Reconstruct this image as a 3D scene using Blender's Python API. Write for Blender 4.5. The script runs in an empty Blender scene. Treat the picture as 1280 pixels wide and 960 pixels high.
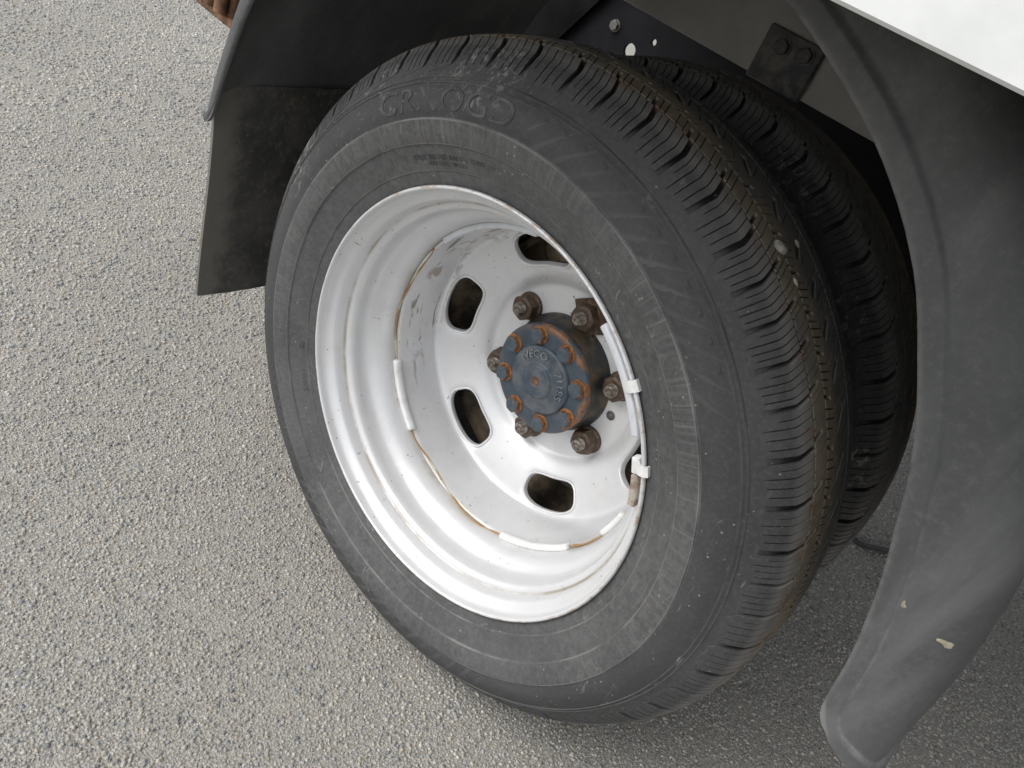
import bpy, math, random
import numpy as np
from mathutils import Matrix, Vector

random.seed(7)
rng = np.random.default_rng(7)
scene = bpy.context.scene
col = scene.collection
PI = math.pi
rad = math.radians
WZ = 0.335                     # height of the wheel axis above the road

# ------------------------------------------------------------------ camera, light, exposure
cam_data = bpy.data.cameras.new("camera")
cam_data.sensor_width = 36.0
cam_data.lens = 27.1
cam_data.clip_start = 0.02
cam_data.clip_end = 300.0
cam = bpy.data.objects.new("camera", cam_data)
col.objects.link(cam)
cam.matrix_world = Matrix(((0.679082, -0.616781, 0.398032, 0.3258),
                           (0.647482, 0.247813, -0.720663, -0.5054),
                           (0.345854, 0.747108, 0.567640, 0.8117),
                           (0, 0, 0, 1)))
scene.camera = cam

SUN_EL, SUN_AZ = rad(48), rad(212)      # azimuth of the sun, clockwise from +Y
world = bpy.data.worlds.new("World")
scene.world = world
world.use_nodes = True
wn = world.node_tree
wn.nodes.clear()
sky = wn.nodes.new("ShaderNodeTexSky")
sky.sky_type = 'NISHITA'
sky.sun_disc = False
sky.sun_elevation = SUN_EL
sky.sun_rotation = SUN_AZ
sky.air_density = 1.0
sky.dust_density = 3.0
sky.ozone_density = 1.0
hs = wn.nodes.new("ShaderNodeHueSaturation")      # overcast: nearly colourless sky
hs.inputs['Saturation'].default_value = 0.22
bg = wn.nodes.new("ShaderNodeBackground")
bg.inputs['Strength'].default_value = 0.15
wo = wn.nodes.new("ShaderNodeOutputWorld")
wn.links.new(sky.outputs[0], hs.inputs['Color'])
wn.links.new(hs.outputs[0], bg.inputs['Color'])
wn.links.new(bg.outputs[0], wo.inputs['Surface'])

sun_d = bpy.data.lights.new("sun", 'SUN')
sun_d.energy = 0.65
sun_d.angle = rad(40)
sun_d.color = (1.0, 0.97, 0.93)
sun = bpy.data.objects.new("sun", sun_d)
col.objects.link(sun)
sd = Vector((math.sin(SUN_AZ) * math.cos(SUN_EL), math.cos(SUN_AZ) * math.cos(SUN_EL), math.sin(SUN_EL)))
sun.rotation_euler = sd.to_track_quat('Z', 'Y').to_euler()
sun.location = sd * 20

vs = scene.view_settings
vs.view_transform = 'Standard'
vs.look = 'None'
vs.exposure = 0.76
vs.gamma = 1.0
vs.use_curve_mapping = False
scene.render.engine = 'CYCLES'

# ------------------------------------------------------------------ node helper
class NT:
    def __init__(self, name):
        self.m = bpy.data.materials.new(name)
        self.m.use_nodes = True
        self.t = self.m.node_tree
        self.t.nodes.clear()
        self.out = self.t.nodes.new("ShaderNodeOutputMaterial")
        self.bs = self.t.nodes.new("ShaderNodeBsdfPrincipled")
        self.t.links.new(self.bs.outputs[0], self.out.inputs['Surface'])
        self._tc = None
        self._xyz = None

    def n(self, typ, **kw):
        nd = self.t.nodes.new(typ)
        for k, v in kw.items():
            setattr(nd, k, v)
        return nd

    def put(self, sock, v):
        if isinstance(v, bpy.types.NodeSocket):
            self.t.links.new(v, sock)
        elif isinstance(v, (tuple, list)):
            v = tuple(v)
            if sock.type == 'RGBA' and len(v) == 3:
                v = v + (1.0,)
            sock.default_value = v
        else:
            sock.default_value = v

    def obj(self):
        if self._tc is None:
            self._tc = self.n("ShaderNodeTexCoord")
        return self._tc.outputs['Object']

    def uv(self):
        self.obj()
        return self._tc.outputs['UV']

    def xyz(self, src=None):
        if src is None:
            if self._xyz is None:
                s = self.n("ShaderNodeSeparateXYZ")
                self.put(s.inputs[0], self.obj())
                self._xyz = s
            return self._xyz.outputs
        s = self.n("ShaderNodeSeparateXYZ")
        self.put(s.inputs[0], src)
        return s.outputs

    def comb(self, x, y, z):
        c = self.n("ShaderNodeCombineXYZ")
        for i, v in enumerate((x, y, z)):
            self.put(c.inputs[i], v)
        return c.outputs[0]

    def math(self, op, a, b=0.0, c=None, clamp=False):
        nd = self.n("ShaderNodeMath", operation=op, use_clamp=clamp)
        self.put(nd.inputs[0], a)
        self.put(nd.inputs[1], b)
        if c is not None:
            self.put(nd.inputs[2], c)
        return nd.outputs[0]

    def mul(self, *a):
        r = a[0]
        for b in a[1:]:
            r = self.math('MULTIPLY', r, b)
        return r

    def radius(self):
        o = self.xyz()
        return self.math('SQRT', self.math('ADD', self.math('MULTIPLY', o[0], o[0]), self.math('MULTIPLY', o[2], o[2])))

    def noise(self, vec, scale, detail=4.0, rough=0.55, dist=0.0):
        nd = self.n("ShaderNodeTexNoise")
        self.put(nd.inputs['Vector'], vec)
        nd.inputs['Scale'].default_value = scale
        nd.inputs['Detail'].default_value = detail
        nd.inputs['Roughness'].default_value = rough
        nd.inputs['Distortion'].default_value = dist
        return nd.outputs[0]

    def voro(self, vec, scale, feature='F1', out='Distance', rnd=1.0):
        nd = self.n("ShaderNodeTexVoronoi", feature=feature)
        self.put(nd.inputs['Vector'], vec)
        nd.inputs['Scale'].default_value = scale
        nd.inputs['Randomness'].default_value = rnd
        return nd.outputs[out]

    def ramp(self, v, lo, hi, a=0.0, b=1.0):
        nd = self.n("ShaderNodeMapRange", interpolation_type='SMOOTHSTEP', clamp=True)
        self.put(nd.inputs[0], v)
        for i, q in ((1, lo), (2, hi), (3, a), (4, b)):
            nd.inputs[i].default_value = q
        return nd.outputs[0]

    def band(self, v, c, w):
        # 1 at v = c, falling to 0 at distance w
        d = self.math('ABSOLUTE', self.math('SUBTRACT', v, c))
        return self.ramp(d, 0.0, w, 1.0, 0.0)

    def mix(self, f, a, b):
        nd = self.n("ShaderNodeMix", data_type='RGBA')
        self.put(nd.inputs[0], f)
        self.put(nd.inputs[6], a)
        self.put(nd.inputs[7], b)
        return nd.outputs[2]

    def fmix(self, f, a, b):
        nd = self.n("ShaderNodeMix", data_type='FLOAT')
        self.put(nd.inputs[0], f)
        self.put(nd.inputs[2], a)
        self.put(nd.inputs[3], b)
        return nd.outputs[0]

    def attr(self, name, out='Color'):
        nd = self.n("ShaderNodeAttribute", attribute_name=name)
        return nd.outputs[out]

    def bump(self, h, strength=0.3, dist=0.001, prev=None):
        nd = self.n("ShaderNodeBump")
        nd.inputs['Strength'].default_value = strength
        nd.inputs['Distance'].default_value = dist
        self.put(nd.inputs['Height'], h)
        if prev is not None:
            self.put(nd.inputs['Normal'], prev)
        return nd.outputs[0]

    def done(self, color=None, rough=None, metal=None, normal=None, spec=None):
        b = self.bs
        if color is not None: self.put(b.inputs['Base Color'], color)
        if rough is not None: self.put(b.inputs['Roughness'], rough)
        if metal is not None: self.put(b.inputs['Metallic'], metal)
        if normal is not None: self.put(b.inputs['Normal'], normal)
        if spec is not None: self.put(b.inputs['Specular IOR Level'], spec)
        return self.m

# ------------------------------------------------------------------ materials
def mat_rubber():
    k = NT("tyre_rubber")
    o = k.obj(); x, y, z = k.xyz()
    r = k.radius()
    u = k.xyz(k.uv())[0]
    ang = k.math('MULTIPLY', u, 6.2832)
    cyl = k.comb(k.math('MULTIPLY', k.math('COSINE', ang), 1.0), k.math('MULTIPLY', r, 1.6), k.math('SINE', ang))
    big = k.noise(o, 9, 5, 0.6)
    fine = k.noise(o, 260, 4, 0.7)
    # dusty film
    c = k.mix(k.ramp(big, 0.35, 0.7), (0.046, 0.0465, 0.048), (0.070, 0.0705, 0.072))
    c = k.mix(k.ramp(fine, 0.42, 0.75, 0, 0.5), c, (0.115, 0.115, 0.115))
    gd = k.mul(k.ramp(r, 0.2790, 0.2770), k.ramp(k.noise(o, 120, 5, 0.8), 0.38, 0.66, 0.15, 0.75), k.ramp(k.noise(o, 7, 3), 0.3, 0.65, 0.4, 1.0))
    c = k.mix(gd, c, (0.120, 0.120, 0.119))
    # radial scuffs on the rubbing strip between the two rings
    strip = k.mul(k.ramp(r, 0.2545, 0.2565), k.ramp(r, 0.2775, 0.2795, 1, 0))
    st = k.noise(k.comb(k.math('COSINE', ang), k.math('MULTIPLY', r, 0.05), k.math('SINE', ang)), 78, 4, 0.7)
    st2 = k.noise(k.comb(k.math('COSINE', ang), k.math('MULTIPLY', r, 0.25), k.math('SINE', ang)), 42, 3, 0.6)
    c = k.mix(k.mul(strip, k.ramp(st, 0.44, 0.68), k.ramp(st2, 0.36, 0.70, 0.12, 0.68), k.ramp(k.math('ADD', k.math('MULTIPLY', z, 1.6), k.noise(o, 4.2, 3)), 0.20, 0.75, 0.30, 1.0)), c, (0.165, 0.163, 0.16))
    # clean, darker outer band with pale flutes
    outer = k.mul(k.ramp(r, 0.2785, 0.2800), k.ramp(r, 0.3085, 0.3050))
    c = k.mix(k.math('MULTIPLY', outer, 0.45), c, (0.034, 0.0345, 0.036))
    deg = k.math('MULTIPLY', u, 360.0)
    fl = k.math('FRACT', k.math('DIVIDE', k.math('ADD', deg, k.math('MULTIPLY', k.math('SUBTRACT', r, 0.29), 180.0)), 4.3))
    wdt = k.math('MULTIPLY', k.math('SUBTRACT', 0.310, r), 11.0)
    flute = k.ramp(k.math('SUBTRACT', wdt, fl), -0.06, 0.10)
    where = k.math('MAXIMUM', k.mul(k.ramp(deg, 30, 58), k.ramp(deg, 96, 94)), k.mul(k.ramp(deg, 232, 240), k.ramp(deg, 310, 302)))
    c = k.mix(k.mul(outer, where, flute, k.ramp(k.noise(o, 28, 3), 0.3, 0.6, 0.1, 0.6)), c, (0.095, 0.095, 0.095))
    # rubbed-grey edges of the rings
    ring = k.math('MAXIMUM', k.math('MAXIMUM', k.band(r, 0.2776, 0.0013), k.math('MULTIPLY', k.band(r, 0.2567, 0.0010), 0.8)), k.math('MULTIPLY', k.band(r, 0.2335, 0.001), 0.6))
    ring = k.math('MAXIMUM', ring, k.math('MULTIPLY', k.math('MAXIMUM', k.band(r, 0.3070, 0.0010), k.band(r, 0.3110, 0.0010)), 0.45))
    c = k.mix(k.mul(ring, k.ramp(k.noise(o, 14, 3), 0.38, 0.6, 0.15, 0.8)), c, (0.24, 0.235, 0.225))
    # random scratches on the sidewall
    sc = k.noise(k.comb(k.math('MULTIPLY', x, 1.0), y, k.math('MULTIPLY', z, 0.18)), 130, 2, 0.5, 1.5)
    c = k.mix(k.mul(k.ramp(sc, 0.66, 0.74), k.ramp(k.noise(o, 6, 2), 0.45, 0.6), k.ramp(r, 0.335, 0.325)), c, (0.16, 0.158, 0.152))
    # scrape marks on the upper sidewall
    for (cx, cz, rr, a) in ((-0.296, 0.113, 0.042, 0.9), (-0.213, 0.240, 0.035, 0.7), (-0.10, 0.306, 0.06, 0.6)):
        d = k.math('SQRT', k.math('ADD', k.math('POWER', k.math('SUBTRACT', x, cx), 2.0), k.math('POWER', k.math('SUBTRACT', z, cz), 2.0)))
        sp = k.noise(k.comb(x, y, k.math('MULTIPLY', z, 0.7)), 120, 4, 0.7, 0.6)
        c = k.mix(k.mul(k.ramp(d, rr * 0.3, rr, 1, 0), k.ramp(sp, 0.52, 0.66), a), c, (0.30, 0.29, 0.265))
    # dusty running surface, colour lifted to make up for underbody shade
    c = k.mix(k.mul(k.ramp(r, 0.334, 0.342), k.ramp(k.noise(o, 35, 4, 0.6), 0.25, 0.6, 0.35, 0.9)), c, (0.145, 0.140, 0.130))
    # occlusion shade painted into the colour of the grooves and sipes
    groove_shade = k.ramp(k.xyz(k.uv())[1], 0.2, 3.2)
    c = k.mix(k.math('MULTIPLY', groove_shade, 0.85), c, (0.016, 0.016, 0.016))
    # dried tan mud on the tread ribs
    mud = k.mul(k.ramp(y, 0.022, 0.034), k.ramp(y, 0.058, 0.074, 1, 0), k.ramp(k.noise(o, 22, 5, 0.65), 0.30, 0.56))
    mud = k.mul(mud, k.ramp(r, 0.338, 0.343), k.math('SUBTRACT', 1.0, k.math('MULTIPLY', groove_shade, 0.8)))
    c = k.mix(k.math('MULTIPLY', mud, 0.8), c, (0.235, 0.195, 0.135))
    rustd = k.mul(k.ramp(y, 0.018, 0.026), k.ramp(y, 0.032, 0.044, 1, 0), k.ramp(k.noise(o, 40, 4), 0.5, 0.64), k.ramp(r, 0.334, 0.341))
    c = k.mix(k.math('MULTIPLY', rustd, 0.6), c, (0.13, 0.075, 0.045))
    # pale grit caught on the rubber
    g = k.voro(o, 150, 'F1', 'Distance')
    c = k.mix(k.mul(k.ramp(g, 0.10, 0.16, 1, 0), k.ramp(k.noise(o, 30, 2), 0.56, 0.62), 0.7), c, (0.3, 0.28, 0.24))
    nb = k.bump(fine, 0.22, 0.0006)
    nb = k.bump(k.mul(strip, st), 0.3, 0.0007, nb)
    return k.done(c, k.ramp(big, 0.3, 0.7, 0.62, 0.8), 0.0, nb, 0.4)

def mat_rim():
    k = NT("silver_white_rim_paint")
    o = k.obj(); x, y, z = k.xyz(); r = k.radius()
    base = k.mix(k.ramp(k.noise(o, 7, 3), 0.3, 0.7), (0.625, 0.63, 0.64), (0.665, 0.67, 0.675))
    c = base
    # dirt settled along the first crease of the barrel
    crease = k.mul(k.band(r, 0.2036, 0.0026), k.band(y, 0.0274, 0.0036))
    c = k.mix(k.mul(crease, k.ramp(k.noise(o, 16, 4, 0.65), 0.36, 0.62, 0.12, 0.85)), c, (0.27, 0.215, 0.14))
    crease2 = k.mul(k.band(r, 0.1790, 0.0045), k.band(y, 0.083, 0.013))
    c = k.mix(k.mul(crease2, k.ramp(k.noise(o, 22, 4, 0.65), 0.42, 0.62, 0.05, 0.6)), c, (0.40, 0.33, 0.22))
    # worn edge of the flange
    edge = k.mul(k.ramp(r, 0.2172, 0.2192), k.ramp(k.noise(o, 55, 4, 0.7), 0.47, 0.66))
    c = k.mix(k.math('MULTIPLY', edge, 0.75), c, (0.36, 0.25, 0.16))
    # faint grey film
    c = k.mix(k.ramp(k.noise(o, 26, 6, 0.75), 0.45, 0.75, 0, 0.22), c, (0.44, 0.43, 0.41))
    grime = k.mul(k.ramp(k.noise(k.comb(x, k.math('MULTIPLY', y, 0.5), z), 34, 5, 0.7, 0.4), 0.52, 0.66), k.ramp(y, 0.060, 0.085))
    c = k.mix(k.math('MULTIPLY', grime, 0.06), c, (0.36, 0.31, 0.245))
    rinv = k.math('DIVIDE', 0.17, r)
    rub = k.noise(k.comb(k.math('MULTIPLY', x, rinv), k.math('MULTIPLY', y, 6.0), k.math('MULTIPLY', z, rinv)), 22, 4, 0.6, 0.3)
    rubz = k.mul(k.ramp(y, 0.092, 0.100), k.ramp(y, 0.146, 0.138), k.ramp(k.math('SUBTRACT', z, x), -0.02, 0.12))
    c = k.mix(k.mul(rubz, k.ramp(rub, 0.585, 0.64), 0.8), c, (0.19, 0.165, 0.135))
    # scuffs and chips
    sc = k.noise(k.comb(x, k.math('MULTIPLY', y, 0.35), k.math('MULTIPLY', z, 1.6)), 75, 4, 0.75, 0.8)
    c = k.mix(k.mul(k.ramp(sc, 0.66, 0.70), k.ramp(k.noise(o, 9, 2), 0.46, 0.58), 0.8), c, (0.13, 0.115, 0.10))
    v = k.voro(o, 95, 'F1', 'Distance')
    c = k.mix(k.mul(k.ramp(v, 0.055, 0.10, 1, 0), k.ramp(k.noise(o, 25, 1), 0.53, 0.56), 0.8), c, (0.10, 0.09, 0.08))
    # brown smears on the skirt, upper left
    for (cx, cz, yy, sx, a) in ((-0.158, -0.088, 0.116, 0.020, 0.8), (-0.168, 0.035, 0.112, 0.018, 0.7), (-0.148, 0.090, 0.118, 0.02, 0.8), (-0.128, 0.112, 0.135, 0.02, 0.8), (-0.15,0.07,0.135,0.016,0.6)):
        d2 = k.math('SQRT', k.math('ADD', k.math('ADD', k.math('POWER', k.math('SUBTRACT', x, cx), 2.0), k.math('POWER', k.math('SUBTRACT', z, cz), 2.0)), k.math('POWER', k.math('MULTIPLY', k.math('SUBTRACT', y, yy), 1.3), 2.0)))
        c = k.mix(k.mul(k.ramp(d2, sx * 0.35, sx, 1, 0), k.ramp(k.noise(o, 60, 4, 0.6, 0.8), 0.47, 0.58), a), c, (0.27, 0.21, 0.15))
    nb = k.bump(k.noise(o, 210, 3, 0.6), 0.06, 0.0006)
    return k.done(c, k.ramp(k.noise(o, 40, 3), 0.3, 0.7, 0.31, 0.46), 0.26, nb, 0.5)

def mat_simple(name, a, b, scale, rough, metal=0.0, bump=0.2, bscale=200, lo=0.35, hi=0.65, dist=0.001, spec=0.4):
    k = NT(name)
    o = k.obj()
    c = k.mix(k.ramp(k.noise(o, scale, 5, 0.65), lo, hi), a, b)
    return k.done(c, rough, metal, k.bump(k.noise(o, bscale, 4, 0.65), bump, dist), spec)

def mat_hub():
    k = NT("chipped_blue_grey_hub_paint")
    o = k.obj(); x, y, z = k.xyz(); r = k.radius()
    c = k.mix(k.ramp(k.noise(o, 60, 4), 0.3, 0.7), (0.038, 0.055, 0.075), (0.060, 0.080, 0.103))
    dirt = k.ramp(k.noise(o, 45, 5, 0.65), 0.40, 0.62)
    c = k.mix(k.mul(dirt, k.ramp(r, 0.043, 0.036), 0.5), c, (0.16, 0.16, 0.155))
    rust = k.mix(k.ramp(k.noise(o, 150, 4), 0.35, 0.65), (0.34, 0.155, 0.060), (0.16, 0.075, 0.036))
    c = k.mix(k.mul(k.ramp(r, 0.0075, 0.003), k.ramp(k.noise(o, 170, 3), 0.3, 0.55), 0.75), c, rust)
    # rim edge on the upper right flakes the most
    side = k.ramp(k.math('ADD', k.math('MULTIPLY', x, 0.7), k.math('MULTIPLY', z, 0.7)), -0.01, 0.045)
    edge = k.mul(k.ramp(r, 0.0545, 0.061), k.ramp(y, 0.151, 0.145), k.ramp(k.noise(o, 75, 5, 0.7), 0.42, 0.55))
    c = k.mix(k.mul(edge, k.fmix(side, 0.15, 0.95)), c, rust)
    # round each bolt
    # dark, oily, rust-streaked barrel
    barrel = k.ramp(y, 0.146, 0.152)
    bc = k.mix(k.ramp(k.noise(o, 28, 5, 0.65), 0.42, 0.66), (0.022, 0.024, 0.026), (0.085, 0.062, 0.036))
    c = k.mix(barrel, c, bc)
    sp = k.ramp(k.noise(o, 90, 4, 0.7), 0.66, 0.7)
    c = k.mix(k.mul(sp, 0.7), c, rust)
    nb = k.bump(k.noise(o, 190, 5, 0.7), 0.45, 0.0009)
    return k.done(c, k.ramp(k.noise(o, 50, 3), 0.3, 0.7, 0.38, 0.6), 0.1, nb, 0.5)

def mat_hub_bolt():
    # local z axis is the bolt axis, head top at z = +0.0075
    k = NT("rusty_painted_bolt")
    o = k.obj(); x, y, z = k.xyz()
    gi = k.n("ShaderNodeObjectInfo").outputs['Random']
    off = k.comb(k.math('MULTIPLY', gi, 3.0), k.math('MULTIPLY', gi, 7.0), 0.0)
    va = k.n("ShaderNodeVectorMath", operation='ADD')
    k.put(va.inputs[0], o); k.put(va.inputs[1], off)
    o = va.outputs[0]
    paint = k.mix(k.ramp(k.noise(o, 160, 3), 0.3, 0.7), (0.045, 0.060, 0.078), (0.070, 0.090, 0.110))
    rust = k.mix(k.ramp(k.noise(o, 260, 4, 0.7), 0.35, 0.65), (0.33, 0.150, 0.055), (0.13, 0.060, 0.030))
    top = k.ramp(k.math('ADD', z, k.math('MULTIPLY', k.math('SUBTRACT', k.noise(o, 190, 4), 0.5), 0.007)), 0.0064, 0.0074)
    c = k.mix(top, rust, paint)
    return k.done(c, 0.6, 0.05, k.bump(k.noise(o, 420, 4, 0.7), 0.5, 0.0007), 0.4)

def mat_nut():
    k = NT("rusty_brown_nut")
    o = k.obj(); x, y, z = k.xyz()
    c = k.mix(k.ramp(k.noise(o, 120, 5, 0.7), 0.35, 0.65), (0.050, 0.035, 0.026), (0.115, 0.075, 0.048))
    c = k.mix(k.ramp(k.noise(o, 300, 3), 0.6, 0.7, 0, 0.8), c, (0.20, 0.155, 0.11))
    return k.done(c, k.ramp(k.noise(o, 90, 3), 0.3, 0.7, 0.35, 0.65), 0.35, k.bump(k.noise(o, 300, 4, 0.7), 0.5, 0.0008), 0.5)

def mat_guard():
    k = NT("scuffed_black_plastic")
    o = k.obj(); x, y, z = k.xyz()
    c = k.mix(k.ramp(k.noise(o, 7, 5, 0.6), 0.32, 0.7), (0.058, 0.0595, 0.062), (0.086, 0.088, 0.091))
    # dry dust smears running down the moulding
    st = k.noise(k.comb(k.math('MULTIPLY', x, 1.6), k.math('MULTIPLY', y, 1.0), k.math('MULTIPLY', z, 0.35)), 13, 5, 0.6, 0.3)
    c = k.mix(k.ramp(st, 0.46, 0.72, 0, 0.6), c, (0.145, 0.146, 0.147))
    fn = k.noise(o, 190, 5, 0.75)
    c = k.mix(k.ramp(fn, 0.45, 0.75, 0, 0.35), c, (0.15, 0.15, 0.15))
    # edge wear from the mesh
    w = k.attr("wear", 'Fac')
    c = k.mix(k.mul(w, k.ramp(k.noise(o, 60, 4, 0.7), 0.32, 0.58, 0.15, 0.9)), c, (0.25, 0.25, 0.245))
    nb = k.bump(k.noise(o, 420, 3, 0.6), 0.15, 0.0006)
    return k.done(c, k.ramp(k.noise(o, 12, 3), 0.3, 0.7, 0.46, 0.62), 0.0, nb, 0.4)

def mat_flap():
    k = NT("dusty_black_flap")
    o = k.obj(); x, y, z = k.xyz()
    c = k.mix(k.ramp(k.noise(o, 14, 5, 0.6), 0.35, 0.68), (0.050, 0.050, 0.049), (0.098, 0.096, 0.090))
    edge = k.ramp(k.math('ADD', y, k.math('MULTIPLY', k.math('SUBTRACT', k.noise(o, 25, 4), 0.5), 0.05)), -0.01, 0.015, 1, 0)
    c = k.mix(k.math('MULTIPLY', edge, 0.8), c, (0.165, 0.160, 0.143))
    c = k.mix(k.ramp(k.noise(o, 120, 5, 0.75), 0.50, 0.72, 0, 0.6), c, (0.19, 0.178, 0.15))
    brown = k.mul(k.ramp(k.noise(o, 55, 4, 0.7), 0.56, 0.66), k.ramp(k.noise(o, 9, 2), 0.42, 0.6))
    c = k.mix(k.math('MULTIPLY', brown, 0.5), c, (0.16, 0.115, 0.07))
    return k.done(c, 0.72, 0.0, k.bump(k.noise(o, 180, 4, 0.7), 0.35, 0.001), 0.3)

def mat_body():
    k = NT("white_body_paint")
    o = k.obj()
    c = k.mix(k.ramp(k.noise(o, 25, 4, 0.7), 0.4, 0.7), (0.61, 0.625, 0.615), (0.555, 0.57, 0.56))
    c = k.mix(k.ramp(k.noise(o, 160, 3, 0.7), 0.66, 0.72, 0, 0.3), c, (0.5, 0.49, 0.45))
    return k.done(c, 0.38, 0.0, k.bump(k.noise(o, 30, 2), 0.03, 0.001), 0.5)

def mat_asphalt():
    k = NT("asphalt_mortar")
    o = k.obj()
    c = k.mix(k.ramp(k.noise(o, 420, 4, 0.7), 0.35, 0.68), (0.14, 0.136, 0.123), (0.35, 0.34, 0.308))
    cell = k.voro(o, 430, 'F1', 'Color')
    hue = k.xyz(cell)
    st = k.mix(hue[0], (0.28, 0.278, 0.268), (0.47, 0.45, 0.40))
    st = k.mix(k.ramp(hue[1], 0.72, 0.8), st, (0.31, 0.27, 0.22))
    st = k.mix(k.ramp(hue[2], 0.955, 0.97), st, (0.50, 0.485, 0.45))
    d = k.voro(o, 430, 'F1', 'Distance')
    c = k.mix(k.ramp(d, 0.42, 0.62, 0.85, 0.0), c, st)
    c = k.mix(k.ramp(k.noise(o, 3.0, 3), 0.35, 0.7, 0, 0.3), c, (0.30, 0.285, 0.255))
    nb = k.bump(d, 0.7, 0.0012)
    nb = k.bump(k.noise(o, 600, 3, 0.7), 0.4, 0.0012, nb)
    return k.done(c, 0.85, 0.0, nb, 0.3)

def mat_chips():
    k = NT("crushed_stone_chips")
    o = k.obj()
    a = k.attr("tint")
    f = k.ramp(k.noise(o, 700, 3, 0.7), 0.3, 0.72, 0.62, 1.25)
    vm = k.n("ShaderNodeVectorMath", operation='SCALE')
    k.put(vm.inputs[0], a); k.put(vm.inputs['Scale'], f)
    return k.done(vm.outputs[0], 0.75, 0.0, k.bump(k.noise(o, 900, 3, 0.7), 0.4, 0.0008), 0.35)

M_RUB = mat_rubber()
M_RIM = mat_rim()
M_HUB = mat_hub()
M_BOLT = mat_hub_bolt()
M_NUT = mat_nut()
M_LET = mat_simple("rubbed_hub_paint", (0.115, 0.135, 0.16), (0.24, 0.255, 0.27), 120, 0.35, 0.2, 0.3, 300)
M_STUD = mat_simple("worn_steel_stud", (0.10, 0.085, 0.07), (0.36, 0.33, 0.29), 160, 0.38, 0.8, 0.4, 500)
M_GUARD = mat_guard()
M_FLAP = mat_flap()
M_BODY = mat_body()
M_ASPH = mat_asphalt()
M_CHIP = mat_chips()
M_RAIL = mat_simple("grimy_grey_rail_paint", (0.46, 0.44, 0.40), (0.58, 0.555, 0.51), 12, 0.6, 0.0, 0.3, 90)
M_DARK = mat_simple("dark_blue_chassis_paint", (0.008, 0.0083, 0.0105), (0.013, 0.0133, 0.0155), 14, 0.75, 0.0, 0.2, 60, spec=0.12)
M_BRKT = mat_simple("dirty_black_steel", (0.085, 0.083, 0.088), (0.20, 0.185, 0.165), 40, 0.55, 0.2, 0.6, 150)
M_RUST = mat_simple("brown_rusted_steel", (0.075, 0.038, 0.022), (0.24, 0.135, 0.075), 50, 0.8, 0.1, 0.6, 160)
M_DRUM = mat_simple("rusted_brake_drum", (0.18, 0.13, 0.085), (0.50, 0.39, 0.27), 18, 0.6, 0.3, 0.4, 90)
M_WT = mat_simple("white_painted_weight", (0.74, 0.745, 0.74), (0.60, 0.60, 0.585), 45, 0.45, 0.0, 0.2, 150, 0.45, 0.75)
M_WTG = mat_simple("pale_grey_weight", (0.60, 0.62, 0.65), (0.50, 0.51, 0.53), 45, 0.42, 0.1, 0.2, 150, 0.45, 0.75)
M_WTB = mat_simple("grimy_brown_weight", (0.42, 0.385, 0.34), (0.24, 0.165, 0.115), 70, 0.6, 0.1, 0.3, 180, 0.45, 0.62)
M_SEAM = mat_simple("rust_stained_weld", (0.30, 0.19, 0.085), (0.52, 0.47, 0.38), 40, 0.6, 0.0, 0.4, 250, 0.45, 0.66)
M_CABLE = mat_simple("black_cable_rubber", (0.03, 0.03, 0.03), (0.06, 0.058, 0.054), 60, 0.6, 0.0, 0.2, 200)
M_SPLAT = mat_simple("pale_dried_mud", (0.42, 0.385, 0.29), (0.28, 0.245, 0.18), 150, 0.9, 0.0, 0.5, 400)
M_PEB = mat_simple("pale_stone", (0.36, 0.345, 0.305), (0.24, 0.225, 0.195), 120, 0.8, 0.0, 0.5, 400)
M_LETR = mat_simple("scuffed_raised_rubber", (0.044, 0.044, 0.045), (0.100, 0.100, 0.098), 60, 0.75, 0.0, 0.3, 260, 0.36, 0.66)
M_SHADE = mat_simple("arch_shade_black", (0.005, 0.005, 0.005), (0.010, 0.010, 0.010), 10, 0.9, 0.0, 0.2, 60, spec=0.05)  # near-black for the sheet that paints the dark of the arch
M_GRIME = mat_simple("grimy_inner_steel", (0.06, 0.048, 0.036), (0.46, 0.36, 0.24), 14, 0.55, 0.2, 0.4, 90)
M_UNDER = mat_simple("dark_deck_underside", (0.018, 0.018, 0.018), (0.034, 0.033, 0.032), 8, 0.8, 0.0, 0.2, 60)

# ------------------------------------------------------------------ object helpers
def link(name, me, m=None, parent=None, smooth=None):
    o = bpy.data.objects.new(name, me)
    col.objects.link(o)
    if m is not None:
        me.materials.append(m)
    if parent is not None:
        o.parent = parent
    if smooth is not None and len(me.polygons):
        me.polygons.foreach_set('use_smooth', [True] * len(me.polygons))
        if smooth < 180:
            me.set_sharp_from_angle(angle=rad(smooth))
    return o

def empty(name, loc=(0, 0, 0), parent=None, rz=0.0):
    o = bpy.data.objects.new(name, None)
    o.empty_display_size = 0.05
    col.objects.link(o)
    o.location = loc
    o.rotation_euler = (0, 0, rz)
    if parent is not None:
        o.parent = parent
    return o

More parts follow.
